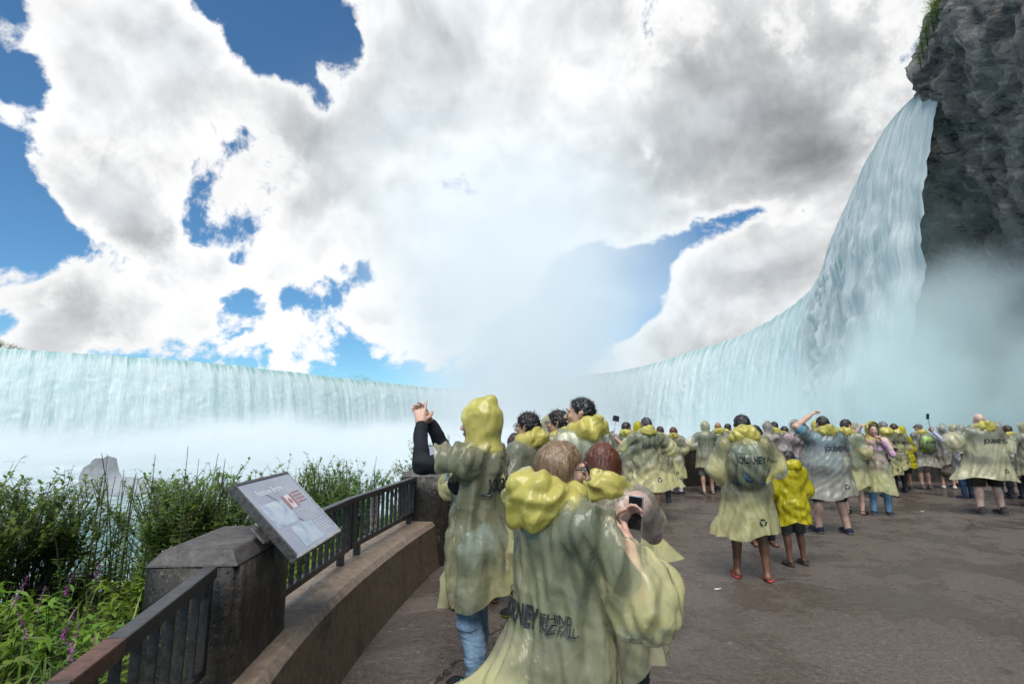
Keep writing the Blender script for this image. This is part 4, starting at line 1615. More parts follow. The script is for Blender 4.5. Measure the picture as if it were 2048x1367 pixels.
def smooth_rim(v_, f_, it=6):
    e = np.concatenate([f_[:, [0, 1]], f_[:, [1, 2]], f_[:, [2, 3]], f_[:, [3, 0]]])
    k = np.sort(e, 1)
    u, inv, cnt = np.unique(k, axis=0, return_inverse=True, return_counts=True)
    b = u[cnt == 1]
    if len(b) == 0: return v_
    v_ = v_.copy()
    num = np.zeros(len(v_)); np.add.at(num, b[:, 0], 1); np.add.at(num, b[:, 1], 1)
    m = num > 0
    for _ in range(it):
        acc = np.zeros_like(v_)
        np.add.at(acc, b[:, 0], v_[b[:, 1]]); np.add.at(acc, b[:, 1], v_[b[:, 0]])
        v_[m] = .4 * v_[m] + .6 * acc[m] / num[m][:, None]
    return v_


def rotz(a): return np.array([[math.cos(a), -math.sin(a), 0], [math.sin(a), math.cos(a), 0], [0, 0, 1.0]])
def rotx(a): return np.array([[1, 0, 0], [0, math.cos(a), -math.sin(a)], [0, math.sin(a), math.cos(a)]])
def roty(a): return np.array([[math.cos(a), 0, math.sin(a)], [0, 1, 0], [-math.sin(a), 0, math.cos(a)]])


# ---- heads: local frame, face towards +Y, head centre at the origin
_HEADS = {}


def head_mesh(h, female):
    key = (h, female)
    if key in _HEADS: return _HEADS[key]
    F = Field((-.11, -.13, -.20), (.11, .15, .14), h)
    F.ell((0, -.012, .028), (.076, .097, .088), .02)
    F.ell((0, .026, -.035), (.058 if female else .061, .066, .078), .03)
    F.ell((0, .066, -.098), (.022 if female else .027, .022, .018), .03)
    for s in (-1, 1):
        F.ell((s * .055, .0, -.055), (.016, .04, .035), .03)
        F.ell((s * .036, .070, -.022), (.022, .020, .02), .02)
        F.ell((s * .030, .088, .026), (.026, .011, .009), .015)
        F.ell((s * .031, .103, .008), (.017, .014, .012), .012, sub=True)
    F.cone((0, .094, .012), (0, .116, -.026), .007, .0125, .012)
    for s in (-1, 1): F.ell((s * .012, .106, -.032), (.008, .010, .007), .008)
    F.ell((0, .094, -.057), (.022, .011, .006), .008)
    F.ell((0, .091, -.068), (.019, .011, .007), .008)
    for s in (-1, 1):
        F.ell((s * .079, -.012, -.002), (.009, .020, .031), .010)
        F.ell((s * .088, -.020, .010), (.008, .014, .018), .008)
    F.cone((0, -.02, -.06), (0, -.045, -.22), .052 if not female else .046, .058 if not female else .05, .03)
    v_, f_ = F.mesh()
    _HEADS[key] = (v_, f_)
    return v_, f_


def hand_mesh(h, side, curl, spread=.12, thumb=.5):
    """wrist at the origin, fingers along +Y, palm towards -Z, thumb on the side*X side"""
    F = Field((-.10, -.06, -.14), (.10, .22, .06), h)
    F.cone((0, -.04, 0), (0, .01, 0), .024, .026, .02, (1.15, 1))
    for i, x in enumerate((-.030, -.010, .010, .030)):
        F.cone((x * .55, .01, 0), (x, .085, 0), .016, .0135, .018)
    L = [(.040, .026, .020), (.045, .029, .022), (.041, .027, .021), (.032, .021, .018)]
    for i in range(4):
        x = side * (.030 - .020 * i)
        p = np.array([x, .088, 0.0])
        ang = 0.0
        c = curl[i] if isinstance(curl, (list, tuple)) else curl
        for j, l in enumerate(L[i]):
            ang += c * (.75, 1.0, .7)[j]
            dx = side * (1.5 - i) * spread * (1 if j == 0 else .5)
            d = np.array([dx * math.cos(ang), math.cos(ang), -math.sin(ang)]); d /= np.linalg.norm(d)
            q = p + d * l
            F.cone(p, q, .0095 - .0009 * j, .0086 - .0009 * j, .005)
            p = q
    b = np.array([side * .024, .018, -.006])
    d1 = np.array([side * .80, .62, -.25 - .3 * thumb]); d1 /= np.linalg.norm(d1)
    p1 = b + d1 * .042
    d2 = np.array([side * .35, .85, -.35 - .4 * thumb]); d2 /= np.linalg.norm(d2)
    p2 = p1 + d2 * .034
    d3 = np.array([side * .05, .85, -.45 - .4 * thumb]); d3 /= np.linalg.norm(d3)
    F.cone(b, p1, .016, .0115, .012); F.cone(p1, p2, .0112, .010, .006); F.cone(p2, p2 + d3 * .026, .0098, .0082, .005)
    return F.mesh()


SK = dict(light=(.55, .34, .25), pale=(.60, .40, .31), tan=(.38, .21, .135), brown=(.17, .080, .046), dark=(.085, .042, .026), asian=(.48, .29, .19))
FILMS = {
    'yellow': lambda: mat_film('yellow_poncho_film', (1.0, .935, .45), .45, (.985, .975, .86)),
    'pale': lambda: mat_film('pale_poncho_film', (1.0, .945, .56), .41, (.985, .98, .92)),
    'bright': lambda: mat_film('bright_yellow_poncho_film', (.88, .76, .02), .78, (.95, .88, .2)),
    'clear': lambda: mat_film('clear_poncho_film', (1.0, .955, .78), .29, (.985, .98, .95)),
    'hood': lambda: mat_film('doubled_hood_film', (1.0, .87, .18), .55, (.975, .95, .62)),
}
M_PRINT = plain('black_poncho_print', (.018, .020, .022), .5, .2, 40)
M_SOLE_W = plain('white_rubber_sole', (.55, .55, .54), .6, .2, 40)
M_SOLE_D = plain('dark_rubber_sole', (.025, .022, .02), .7, .3, 40)


def bez(a, b, t): return tuple(a[i] + (b[i] - a[i]) * t for i in range(3))


def hood_mesh(v_, f_, m):
    me_ = mesh_from('hood', v_, f_, [m])
    me_.attributes.new('loose', 'FLOAT', 'POINT').data.foreach_set('value', np.full(len(me_.vertices), .80, dtype=np.float32))
    return me_


def person(label, at, h=1.72, yaw=0.0, b=1.0, skin='light', res=.022, female=False,
           arms=None, feet=None, head=(0, 0), hair='short', hair_col=(.02, .016, .013),
           top=(.05, .055, .06), top_sleeve='short', bottom='shorts', bottom_col=(.04, .04, .045), denim=False,
           shoes='sneaker', shoe_col=(.02, .02, .025), sole=None, film='yellow', hood='down', hem=.62, rhem=.25,
           sleeve=1.15, billow=(), printed=True, hood_size=1.0, belly=0.0, hands=((.35, .4), (.35, .4)), palm=(None, None),
           hood_open=True, seed=1, glasses=None, eyes=False, hand_res=.008, lean=0.0, crisp=1.0, no_shoes=False, sleeve_r=.125, hood_film='hood',
           poncho_on=True, recycle=True, print_dz=0.0, pack=None, print_dx=0.0):
    """a standing figure; local frame: faces +Y, x to its right, built at 1.75 m and scaled"""
    S_ = h / 1.75
    r = empty('person', (at[0], at[1], 0), yaw)
    r.scale = (S_, S_, S_)
    tag(r, label, 'person', 'visitors in yellow ponchos')
    rs = np.random.RandomState(seed)
    res = res / S_
    if arms is None:
        arms = (((-.25, -.01, 1.15), (-.20, .20, 1.06)), ((.25, -.01, 1.15), (.20, .20, 1.06)))
    if feet is None:
        feet = ((-.12, 0), (.12, .03))
    sh = [(-.185 * (.5 + .5 * b), -.015, 1.42), (.185 * (.5 + .5 * b), -.015, 1.42)]
    hd = np.array([0, .015 + lean * .5, 1.632])
    HR = rotz(R(head[0])) @ rotx(R(head[1]))
    hipx = .092 * (.6 + .4 * b)
    knee = [((-hipx + feet[0][0]) / 2 - .01, feet[0][1] * .5 + .03, .49), ((hipx + feet[1][0]) / 2 + .01, feet[1][1] * .5 + .03, .49)]
    ank = [(feet[0][0], feet[0][1] - .02, .085), (feet[1][0], feet[1][1] - .02, .085)]
    xs = [p[0] for a in arms for p in a] + [-.32 * b, .32 * b]
    ys = [p[1] for a in arms for p in a] + [-.24 * b, .28]
    zs_ = [p[2] for a in arms for p in a] + [1.56]
    lo = (min(xs) - .13, min(ys + [feet[0][1] - .12, feet[1][1] - .12]) - .12, -.02)
    hi = (max(xs) + .13, max(ys + [feet[0][1] + .22, feet[1][1] + .22]) + .12, max(zs_) + .12)

    def torso(F, g, k=.05):
        F.cone((0, 0, .97), (0, .005, 1.12), .128 * b + g, .112 * b + g, k, (1.22, .92))
        F.cone((0, .005, 1.12), (0, -.012 + lean * .3, 1.36), .112 * b + g, .128 * (.4 + .6 * b) + g, k, (1.32, .90))
        F.cone((sh[0][0] * .8, -.02, 1.405), (sh[1][0] * .8, -.02, 1.405), .062 + g, .062 + g, k)
        if belly:
            F.ell((0, .05 + belly * .05, 1.08), (.17 * b + g, .14 + belly * .08 + g, .17), .06)
        if female:
            for s in (-1, 1): F.ell((s * .075, .085, 1.27), (.065 + g, .06 + g, .065), .05)

    def pelvis(F, g, k=.05):
        F.cone((0, -.01, .93), (0, 0, 1.02), .125 * b + g, .122 * b + g, k, (1.22, .98))
        for s in (-1, 1): F.ell((s * hipx, -.045, .92), (.10 * b + g, .10 * b + g, .12), .05)

    def arm(F, i, g, upto=2, k=.03, f=1.0):
        e, w = arms[i]
        F.cone(sh[i], e, .052 * (.5 + .5 * b) + g, .042 * (.6 + .4 * b) + g, k)
        if upto > 1:
            F.cone(e, bez(e, w, f), .043 * (.6 + .4 * b) + g, .043 * (.6 + .4 * b) + (.028 - .043) * f + g, k)

    def leg(F, i, g, z_to=0.0, k=.03, flare=0.0):
        hx = (-hipx, 0, .90) if i == 0 else (hipx, 0, .90)
        F.cone(hx, knee[i], .084 * b + g, .054 * (.5 + .5 * b) + g + flare, k)
        if z_to < .45:
            t = 1.0 if z_to <= .09 else (.49 - z_to) / .405
            F.cone(knee[i], bez(knee[i], ank[i], t), .054 * (.5 + .5 * b) + g + flare, .054 * (.5 + .5 * b) + (.037 - .054) * t + g + flare, k)
            if t > .5: F.ell(bez(knee[i], ank[i], .34)[:1] + (bez(knee[i], ank[i], .34)[1] - .022, .355), (.046 * (.4 + .6 * b) + g, .050 * (.4 + .6 * b) + g, .11), .03)

    # ---- body
    F = Field(lo, hi, res)
    torso(F, 0); pelvis(F, 0)
    F.cone((0, -.03, 1.40), (hd[0], hd[1] - .03, 1.53), .062, .052, .04)
    for i in (0, 1):
        arm(F, i, 0); leg(F, i, 0)
        fx, fy = ank[i][0], ank[i][1]
        out = -.02 if i == 0 else .02
        F.cone((fx, fy - .025, .035), (fx + out, fy + .15, .024), .033, .026, .03, (1.15, 1))
        F.ell((fx + out * 1.1, fy + .165, .02), (.042, .04, .020), .02)
        F.ell((fx, fy - .035, .035), (.030, .032, .034), .03)
    parts = [F.mesh()]
    hv, hf = head_mesh(max(.0055, min(.011, res * .5)), female)
    parts.append((hv @ HR.T + hd, hf))
    for i in (0, 1):
        e, w = np.array(arms[i][0]), np.array(arms[i][1])
        d = (w - e); d /= np.linalg.norm(d)
        pn = np.array(palm[i] if palm[i] is not None else ((1, 0, 0) if i == 0 else (-1, 0, 0)), float)   # palm direction
        z = -(pn - d * (pn @ d)); z /= np.linalg.norm(z) + 1e-9
        x = np.cross(d, z)
        # thumb side: keep anatomically consistent (left hand: thumb = palm x fingers)
        side = 1 if i == 0 else -1
        hvv, hff = hand_mesh(hand_res / S_, side, hands[i][0], .10, hands[i][1])
        M3 = np.stack([x, d, z], 1)
        parts.append((hvv @ M3.T + w + d * .012, hff))
    v_, f_ = join(parts)
    body = link('body', mesh_from('body', v_, f_, [mat_skin(SK[skin])]), r)

    # ---- clothes
    F = Field(lo, hi, res)
    torso(F, .016)
    F.cone((0, 0, .93), (0, 0, 1.0), .135 * b + .016, .128 * b + .016, .04, (1.22, 1.0))
    sl_len = {'short': .75, 'long': 1.0, 'none': .1}[top_sleeve]
    for i in (0, 1):
        e, w = arms[i]
        if top_sleeve == 'long':
            arm(F, i, .011, 2, .02, .96)
        elif top_sleeve == 'short':
            F.cone(sh[i], bez(sh[i], e, .72), .066 * (.5 + .5 * b), .064 * (.5 + .5 * b), .03)
    v_, f_ = F.mesh()
    n_ = vnormals(v_, f_)
    v_ = v_ + n_ * (ridged(v_ * np.array([7, 7, 11]) + seed, 2) * (.008 if top_sleeve == 'long' else .005))[:, None]
    cloth = [(v_, f_)]
    link('shirt', mesh_from('shirt', v_, f_, [mat_cloth(top)]), r)
    F = Field(lo, hi, res)
    pelvis(F, .017)
    zt = {'shorts': .47, 'capri': .30, 'long': .07, 'skirt': .52}[bottom]
    if bottom == 'skirt':
        F.cone((0, 0, .92), (0, .01, .50), .14 * b, .19 * b, .04, (1.15, 1))
    else:
        for i in (0, 1):
            leg(F, i, .018 if bottom != 'long' else .014, zt, .03, .016 if bottom == 'shorts' else (.004 if bottom == 'capri' else .0))
    v_, f_ = F.mesh()
    n_ = vnormals(v_, f_)
    v_ = v_ + n_ * (ridged(v_ * np.array([6, 6, 16]) + seed * 1.7, 2) * .006)[:, None]
    if bottom == 'shorts':
        k_ = v_[f_].mean(1)[:, 2] > .475
        v_, f_ = drop_faces(v_, f_, k_)
    cloth.append((v_, f_))
    nm = {'shorts': 'shorts', 'capri': 'trousers', 'long': 'trousers', 'skirt': 'skirt'}[bottom]
    link(nm, mesh_from(nm, v_, f_, [mat_denim(bottom_col) if denim else mat_cloth(bottom_col)]), r)

    # ---- footwear
    sres = max(.0065, res * .55)
    for i in (0, 1):
        if no_shoes: break
        fx, fy = ank[i][0], ank[i][1]
        out = -.02 if i == 0 else .02
        sole_m = sole or (M_SOLE_W if shoes in ('sneaker', 'flat') else M_SOLE_D)
        F = Field((fx - .09, fy - .12, -.01), (fx + .09, fy + .27, .15), sres)
        if shoes in ('sneaker', 'flat'):
            F.cone((fx, fy - .035, .045), (fx + out, fy + .15, .038), .044, .036, .03, (1.1, 1))
            F.ell((fx + out * 1.1, fy + .165, .03), (.050, .055, .032), .03)
            F.ell((fx, fy - .035, .05), (.042, .046, .05), .03)
            if shoes == 'sneaker': F.cone((fx, fy - .01, .05), (fx, fy - .015, .105), .045, .048, .03)
            else: F.ell((fx, fy + .03, .10), (.036, .075, .05), .02, sub=True)
            F.cut(lambda X, Y, Z: -Z + .002)
            v_, f_ = F.mesh()
            mi = (v_[f_].mean(1)[:, 2] < .026).astype(int)
            so = link('shoe', mesh_from('shoe', v_, f_, [mat_cloth(shoe_col), sole_m], True, mi), r)
        else:
            F.ell((fx + out * .6, fy + .06, .012), (.052, .150, .014), .01)
            v_, f_ = F.mesh()
            mb = MB()
            if shoes == 'sandal':
                for (yy, zz, w_) in ((.115, .058, .052), (.055, .075, .050), (-.005, .092, .046)):
                    mb.tube([(fx + out * .8 - w_, fy + yy, .018), (fx + out * .8 - w_ * .6, fy + yy + .005, zz), (fx + out * .8 + w_ * .6, fy + yy + .005, zz), (fx + out * .8 + w_, fy + yy, .018)], .010, 5)
                mb.tube([(fx - .042, fy, .06), (fx - .03, fy - .075, .075), (fx + .03, fy - .075, .075), (fx + .042, fy, .06)], .008, 5)
            else:
                mb.tube([(fx + out * .8 - .045, fy + .05, .02), (fx + out * .5 - .01, fy + .12, .062), (fx + out * .8 + .045, fy + .05, .02)], .008, 5)
            so = link('sandal', mesh_from('sandal', v_, f_, [plain('footbed', shoe_col, .7, .2, 30)]), r)
            mb.build('strap', plain('footbed', shoe_col, .7, .2, 30), so, True)

    # ---- hair
    hp = []
    hres = max(.006, res * .42)
    if hair not in ('bald', 'none'):
        F = Field((-.16, -.20, -.36), (.16, .14, .18), hres)
        if hair == 'cap':
            F.ell((0, -.012, .035), (.086, .106, .088), .02)
            F.cut(lambda X, Y, Z: -(Z - .018) + 0 * X)
            F.cone((0, .07, .035), (0, .15, .022), .05, .045, .02, (1.2, 1))
            F.cut(lambda X, Y, Z: np.where(Y > .09, np.abs(Z - .030) - .010, -1.0) + 0 * X)
        else:
            F.ell((0, -.016, .034), (.086, .104, .096), .02)
            if hair in ('short', 'spiky'):
                F.cone((0, -.05, .0), (0, -.062, -.055), .058, .050, .04, (1.15, 1))
                F.cut(lambda X, Y, Z: np.maximum((Y - .020 - (Z - .0) * .62), -1) * .8)
                F.cut(lambda X, Y, Z: np.where((Y > -.03), -(Z + .010 - (Y < -.0) * .012), -.5) * .8 + 0 * X)
            else:
                F.cone((0, -.05, .0), (.0, -.065, -.12 if hair == 'bob' else -.26), .080, .085 if hair == 'bob' else .060, .05, (1.12, .9))
                for s in (-1, 1):
                    F.cone((s * .068, .0, .02), (s * .076, -.005, -.10 if hair == 'bob' else -.22), .030, .032 if hair == 'bob' else .022, .03)
                F.cut(lambda X, Y, Z: np.maximum((Y - .042 - np.maximum(Z, -.02) * .75), -1) * .8)
        v_, f_ = F.mesh()
        n_ = vnormals(v_, f_)
        if hair == 'spiky':
            v_ = v_ + n_ * (np.abs(vnoise(v_ * 85 + seed)) * .022)[:, None]
        elif hair != 'cap':
            v_ = v_ + n_ * (fbm(v_ * (np.array([60, 60, 16]) if hair in ('long', 'bob') else 55) + seed, 2) * (.0045 if hair in ('long', 'bob') else .008))[:, None]
        hp.append((v_, f_))
        if res < .016 and hair != 'cap':
            # loose strands over the shell
            sv, sf = [], []
            rr_ = random.Random(seed)
            nst = 1500 if hair in ('long', 'bob') else 1100
            pick = rs.randint(0, len(v_), nst)
            for q in pick:
                p = v_[q] * 1.005; nq = n_[q]
                if hair in ('short', 'spiky'):
                    d = nq * .8 + np.array([rr_.uniform(-.6, .6), rr_.uniform(-.6, .6), rr_.uniform(-.3, .5)])
                    L = rr_.uniform(.012, .030) * (1.4 if hair == 'spiky' else .8); nsg = 2
                else:
                    d = nq * .22 + np.array([rr_.uniform(-.12, .12), -.10, -1.0])
                    L = rr_.uniform(.05, .13); nsg = 4
                d = d / np.linalg.norm(d)
                sd = np.cross(d, nq); sd = sd / (np.linalg.norm(sd) + 1e-9) * rr_.uniform(.0006, .0013)
                b0 = len(sv)
                for k in range(nsg + 1):
                    t = k / nsg
                    c = p + d * (L * t) + nq * (.004 * math.sin(t * 3)) + np.array([0, 0, -.02 * t * t * (0 if hair in ('short', 'spiky') else 1)])
                    sv += [c - sd * (1 - .8 * t), c + sd * (1 - .8 * t)]
                sf += [(b0 + 2 * k, b0 + 2 * k + 1, b0 + 2 * k + 3, b0 + 2 * k + 2) for k in range(nsg)]
            hp.append((np.array(sv), np.array(sf)))
        v_, f_ = join(hp)
        nmh = 'cap' if hair == 'cap' else 'hair'
        hm = mat_cloth(hair_col) if hair == 'cap' else mat_hair(hair_col)
        link(nmh, mesh_from(nmh, v_ @ HR.T + hd, f_, [hm]), r)
        if eyes:
            for s in (-1, 1):
                mb = MB().tube([(s * .012, .104, .034), (s * .032, .1045, .040), (s * .052, .092, .033)], [.002, .0036, .0018], 5)
                vv = np.array(mb.v) @ HR.T + hd
                link('eyebrow', mesh_from('eyebrow', vv, mb.f, [mat_hair(hair_col)]), r)
    if eyes:
        for s in (-1, 1):
            bm_ = bmesh.new(); bmesh.ops.create_uvsphere(bm_, u_segments=12, v_segments=8, radius=.0125)
            vv = np.array([q.co[:] for q in bm_.verts]); ff = [tuple(x.index for x in p.verts) for p in bm_.faces]; bm_.free()
            c = np.array([s * .031, .0895, .010])
            mi = [1 if vv[list(p)].mean(0)[1] > .0102 else 0 for p in ff]
            link('eye', mesh_from('eye', (vv + c) @ HR.T + hd, ff, [plain('eye_white', (.6, .57, .53), .2, .05), plain('dark_iris', (.03, .018, .012), .1, .1)], True, mi), r)
    if glasses:
        mb = MB()
        for s in (-1, 1):
            c = (s * .033, .117, .008)
            ringp = [(c[0] + .026 * math.cos(t), c[1] - abs(s * .026 * math.cos(t) + .0) * .12, c[2] + .019 * math.sin(t)) for t in np.linspace(0, 2 * math.pi, 13)]
            mb.tube(ringp, .0022, 5, False)
            mb.tube([(s * .058, .112, .012), (s * .080, .06, .012), (s * .084, -.02, .006)], .0024, 5)
        mb.tube([(-.008, .119, .012), (.008, .119, .012)], .002, 5)
        g = link('glasses', mesh_from('glasses', np.array(mb.v) @ HR.T + hd, mb.f, [plain('black_glasses_frame', (.012, .012, .013), .25, .1)]), r)
        if glasses == 'sun':
            for s in (-1, 1):
                pts = [(s * .033, .1185, .008)] + [(s * .033 + .026 * math.cos(t), .1165, .008 + .020 * math.sin(t)) for t in np.linspace(0, 2 * math.pi, 14)[:-1]]
                ff = [(0, 1 + k, 1 + (k + 1) % 13) for k in range(13)]
                link('lens', mesh_from('lens', np.array(pts) @ HR.T + hd, ff, [plain('dark_lens', (.010, .010, .012), .06, .05)]), g)

    if pack:
        F = Field((-.22, -.36, .92), (.22, .0, 1.52), max(.011, res))
        F.ell((0, -.20, 1.20), (.155, .10, .22), .03)
        F.cone((-.08, -.19, 1.06), (-.08, -.19, 1.34), .085, .08, .05); F.cone((.08, -.19, 1.06), (.08, -.19, 1.34), .085, .08, .05)
        F.ell((0, -.285, 1.12), (.10, .04, .09), .02)
        bp = empty('backpack', (at[0], at[1], 0), yaw); bp.scale = (S_, S_, S_)
        tag(bp, pack[0], 'backpack')
        v_, f_ = F.mesh()
        cloth.append((v_, f_))
        link('bag', mesh_from('bag', v_, f_, [mat_cloth(pack[1])]), bp)
        for s in (-1, 1):
            MB().tube([(s * .10, -.14, 1.40), (s * .115, -.02, 1.475), (s * .125, .11, 1.36), (s * .135, .10, 1.15), (s * .15, -.08, 1.05)], .017, 6).build('shoulder_strap', mat_cloth(pack[1]), bp, True)
    # ---- poncho
    if not poncho_on:
        return r
    pres = res * (1.0 if res > .016 else 1.0)
    bl = [np.array(q[0], float) for q in billow]
    ext_ = max([float(np.linalg.norm(q)) for q in bl] + [0])
    F = Field((lo[0] - .12, lo[1] - .20, hem - .12), (hi[0] + .12, hi[1] + .12, max(hi[2], 1.90) + .06), pres)
    F.cone((0, -.012 + lean * .3, 1.36), (0, .0, 1.05), .165 * (.35 + .65 * b), .166 * b + belly * .03, .06, (1.30, 1.0))
    F.cone((0, 0, 1.05), (0, -.012, .90), .166 * b + belly * .03, .198 * (.3 + .7 * b), .06, (1.22, 1.0))
    F.cone((0, -.012, .90), (0, .0, hem - .1), .198 * (.3 + .7 * b), max(rhem, .165), .06, (1.22, 1.0))
    if belly: F.ell((0, .06, 1.06), (.19 * b + .04, .17 + belly * .08, .20), .06)
    F.cone((sh[0][0], -.02, 1.415), (sh[1][0], -.02, 1.415), .085, .085, .06)
    ends = []
    for i in (0, 1):
        e, w = arms[i]
        F.cone(sh[i], e, .088, sleeve_r, .05)
        f = sleeve - 1.0
        if f > 0:
            F.cone(e, bez(e, w, f + .25), sleeve_r, sleeve_r * 1.08, .05)
            c_ = np.array(bez(e, w, f)); d_ = np.array(w) - np.array(e)
        else:
            c_ = np.array(bez(sh[i], e, 1 + f)); d_ = np.array(e) - np.array(sh[i])
            F.cone(e, tuple(np.array(e) + d_ / np.linalg.norm(d_) * .1), sleeve_r, sleeve_r, .04)
        ends.append((c_, d_ / np.linalg.norm(d_)))
    if pack: F.ell((0, -.20, 1.22), (.21, .15, .27), .06)
    F.cone((0, -.035, 1.42), (0, -.02, 1.52), .105, .092, .05)
    v_, f_ = F.mesh()
    c = v_[f_].mean(1)
    th_ = np.arctan2(c[:, 0], c[:, 1])
    keep = c[:, 2] > hem + .035 * np.sin(2 * th_ + seed) + .015 * np.sin(5 * th_ + seed * 2)
    for i, (ce, de) in enumerate(ends):
        rel = c - ce
        al = rel @ de
        rad = np.linalg.norm(rel - al[:, None] * de, axis=1)
        rt = np.interp(c[:, 2], [hem - .1, .90, 1.05, 1.36, 1.45], [max(rhem, .165), .198 * (.3 + .7 * b), .166 * b + belly * .03, .165 * (.35 + .65 * b), .10])
        intorso = np.hypot(c[:, 0] / 1.26, c[:, 1]) < rt * 1.07 + .012
        keep &= ~((al > .02 * np.sin(7 * th_)) & (al < .42) & (rad < sleeve_r * 1.6) & ~intorso)
    keep &= ~((c[:, 2] > 1.50) & (np.hypot(c[:, 0], c[:, 1] + .02) < .12))          # neck hole
    v_, f_ = drop_faces(v_, f_, keep)
    # ---- folds, crinkles, wind
    v_ = smooth_rim(v_, f_)
    cv, cf = join(cloth)
    kb = BVHTree.FromPolygons([tuple(q) for q in cv], [tuple(q) for q in cf])
    dd = np.array([(kb.find_nearest(Vector(q), .14)[3] or .14) for q in v_])
    loose = np.clip((dd - .022) / .078, 0, 1)
    loose = loose * loose * (3 - 2 * loose)
    n_ = vnormals(v_, f_)
    th_ = np.arctan2(v_[:, 0], v_[:, 1])
    dn = np.clip((1.25 - v_[:, 2]) / .7, 0, 1)
    wv = fbm(v_ * 2.2 + seed, 2)
    fold = np.sin(6 * th_ + 3.0 * wv + seed) * .55 + np.sin(11 * th_ - 4 * wv + 2 * seed) * .35 + np.sin(19 * th_ + 5 * wv) * .15
    v_ = v_ + n_ * (fold * (.003 + .030 * dn ** 1.3))[:, None]
    warp = np.stack([fbm(v_ * 2.4 + 5 + seed, 2), fbm(v_ * 2.4 + 19 + seed, 2), fbm(v_ * 2.4 + 33, 2)], 1) * .22
    cr = ridged((v_ + warp) * np.array([6.5, 6.5, 2.0]) + seed * 3.1, 2, .5)
    v_ = v_ + n_ * (np.sign(cr) * np.abs(cr) ** 1.6 * .004 * crisp)[:, None]
    # sharp tension folds
    rp = np.random.RandomState(seed + 100)
    fd = np.zeros(len(v_))
    for q in range(8):
        kv = rp.normal(size=3) * np.array([1, 1, .27]); kv /= np.linalg.norm(kv)
        lam = rp.uniform(.05, .13)
        ph = (v_ @ kv) / lam + 1.0 * fbm(v_ * np.array([1.3, 1.3, .9]) + 11 * q + seed, 2)
        tri = np.abs(ph - np.floor(ph) - .5) * 4 - 1
        fd += lam * .098 * tri * np.clip(vnoise(v_ * np.array([2.2, 2.2, 1.1]) + 7 * q + seed) * 1.8 + .15, 0, 1)
    v_ = v_ + n_ * (fd * crisp)[:, None]
    if res < .016:
        cr2 = ridged((v_ + warp * 1.6) * np.array([13, 13, 9]) + seed, 2, .5)
        v_ = v_ + n_ * (cr2 * .0012 * crisp)[:, None]
    v_ = v_ + n_ * (fbm(v_ * np.array([3.2, 3.2, 1.6]) + seed * 2.3, 2) * .009)[:, None]
    for (vec, zc, wid_, ang0) in billow:
        vec = np.array(vec, float)
        ad = np.abs((th_ - ang0 + math.pi) % (2 * math.pi) - math.pi)
        wgt = np.clip((zc - v_[:, 2]) / wid_, 0, 1.3) ** 1.35 * np.clip(1 - ad / 1.5, 0, 1) ** .8
        v_ = v_ + vec[None, :] * (wgt * (1 + .22 * fbm(v_ * 5 + seed, 2)))[:, None]
    pm = FILMS[film]()
    pme = mesh_from('poncho', v_, f_, [pm])
    if len(pme.vertices) == len(loose):
        pme.attributes.new('loose', 'FLOAT', 'POINT').data.foreach_set('value', loose.astype(np.float32))
    po = link('poncho', pme, r)
    bvh = BVHTree.FromPolygons([tuple(q) for q in v_], [tuple(q) for q in f_]) if printed else None
    # ---- hood
    hm_ = FILMS['bright']() if film == 'bright' else FILMS[hood_film]()
    if hood == 'up':
        q = hood_size
        F = Field((-.20, -.24, -.24), (.20, .20, .26), max(.008, pres * .8))
        F.ell((0, -.02, .035), (.105 * q, .125 * q, .125 * q), .03)
        F.cone((0, -.05, .10 * q), (0, -.085 * q, .135 * q), .05, .035, .05)
        F.cone((0, -.03, -.04), (0, -.035, -.18), .10, .125, .05)
        hv, hf = F.mesh()
        cc = hv[hf].mean(1)
        keep = ~((cc[:, 1] > .055 + .02 * np.sin(cc[:, 2] * 30)) & (cc[:, 2] > -.15)) & (cc[:, 2] > -.19) if hood_open else (cc[:, 2] > -.19)
        hv, hf = drop_faces(hv, hf, keep)
        hv = smooth_rim(hv, hf)
        hn = vnormals(hv, hf)
        hv = hv + hn * (ridged(hv * 9 + seed, 2) * .006 * crisp + fbm(hv * 6 + seed, 2) * .012)[:, None]
        hv = hv @ (rotz(R(head[0] * .8)) @ rotx(R(head[1] * .7))).T + hd
        link('hood', hood_mesh(hv, hf, pm if hood_film == 'hood' and film in ('pale', 'clear') else hm_), po)
    elif hood == 'down':
        q = hood_size
        F = Field((-.30, -.42, -.26), (.30, .20, .24), max(.0085, pres * .8))
        F.ell((0, -.12 * q, -.105), (.125 * q, .082 * q, .088 * q), .04)
        F.cone((0, -.13 * q, -.07), (rs.uniform(-.05, .05), -.20 * q, -.02 - .12 * rs.rand()), .06 * q, .022, .05)
        F.cone((-.085, -.03, -.13), (.085, -.03, -.13), .064, .064, .05, (1, 1.25))
        F.ell((0, -.02, .02), (.088, .125, .20), .02, sub=True)
        hv, hf = F.mesh()
        cc = hv[hf].mean(1)
        keep = (cc[:, 2] > -.215) & ~((np.hypot(cc[:, 0], cc[:, 1] + .02) < .075))
        hv, hf = drop_faces(hv, hf, keep)
        hv = smooth_rim(hv, hf)
        hn = vnormals(hv, hf)
        fd = np.zeros(len(hv))
        rp = np.random.RandomState(seed + 7)
        for q_ in range(8):
            kv = rp.normal(size=3); kv /= np.linalg.norm(kv)
            lam = rp.uniform(.05, .12)
            ph = (hv @ kv) / lam + .8 * fbm(hv * 3 + 9 * q_ + seed, 2)
            fd += lam * .11 * (np.abs(ph - np.floor(ph) - .5) * 4 - 1) * np.clip(vnoise(hv * 5 + 5 * q_) * 1.8 + .2, 0, 1)
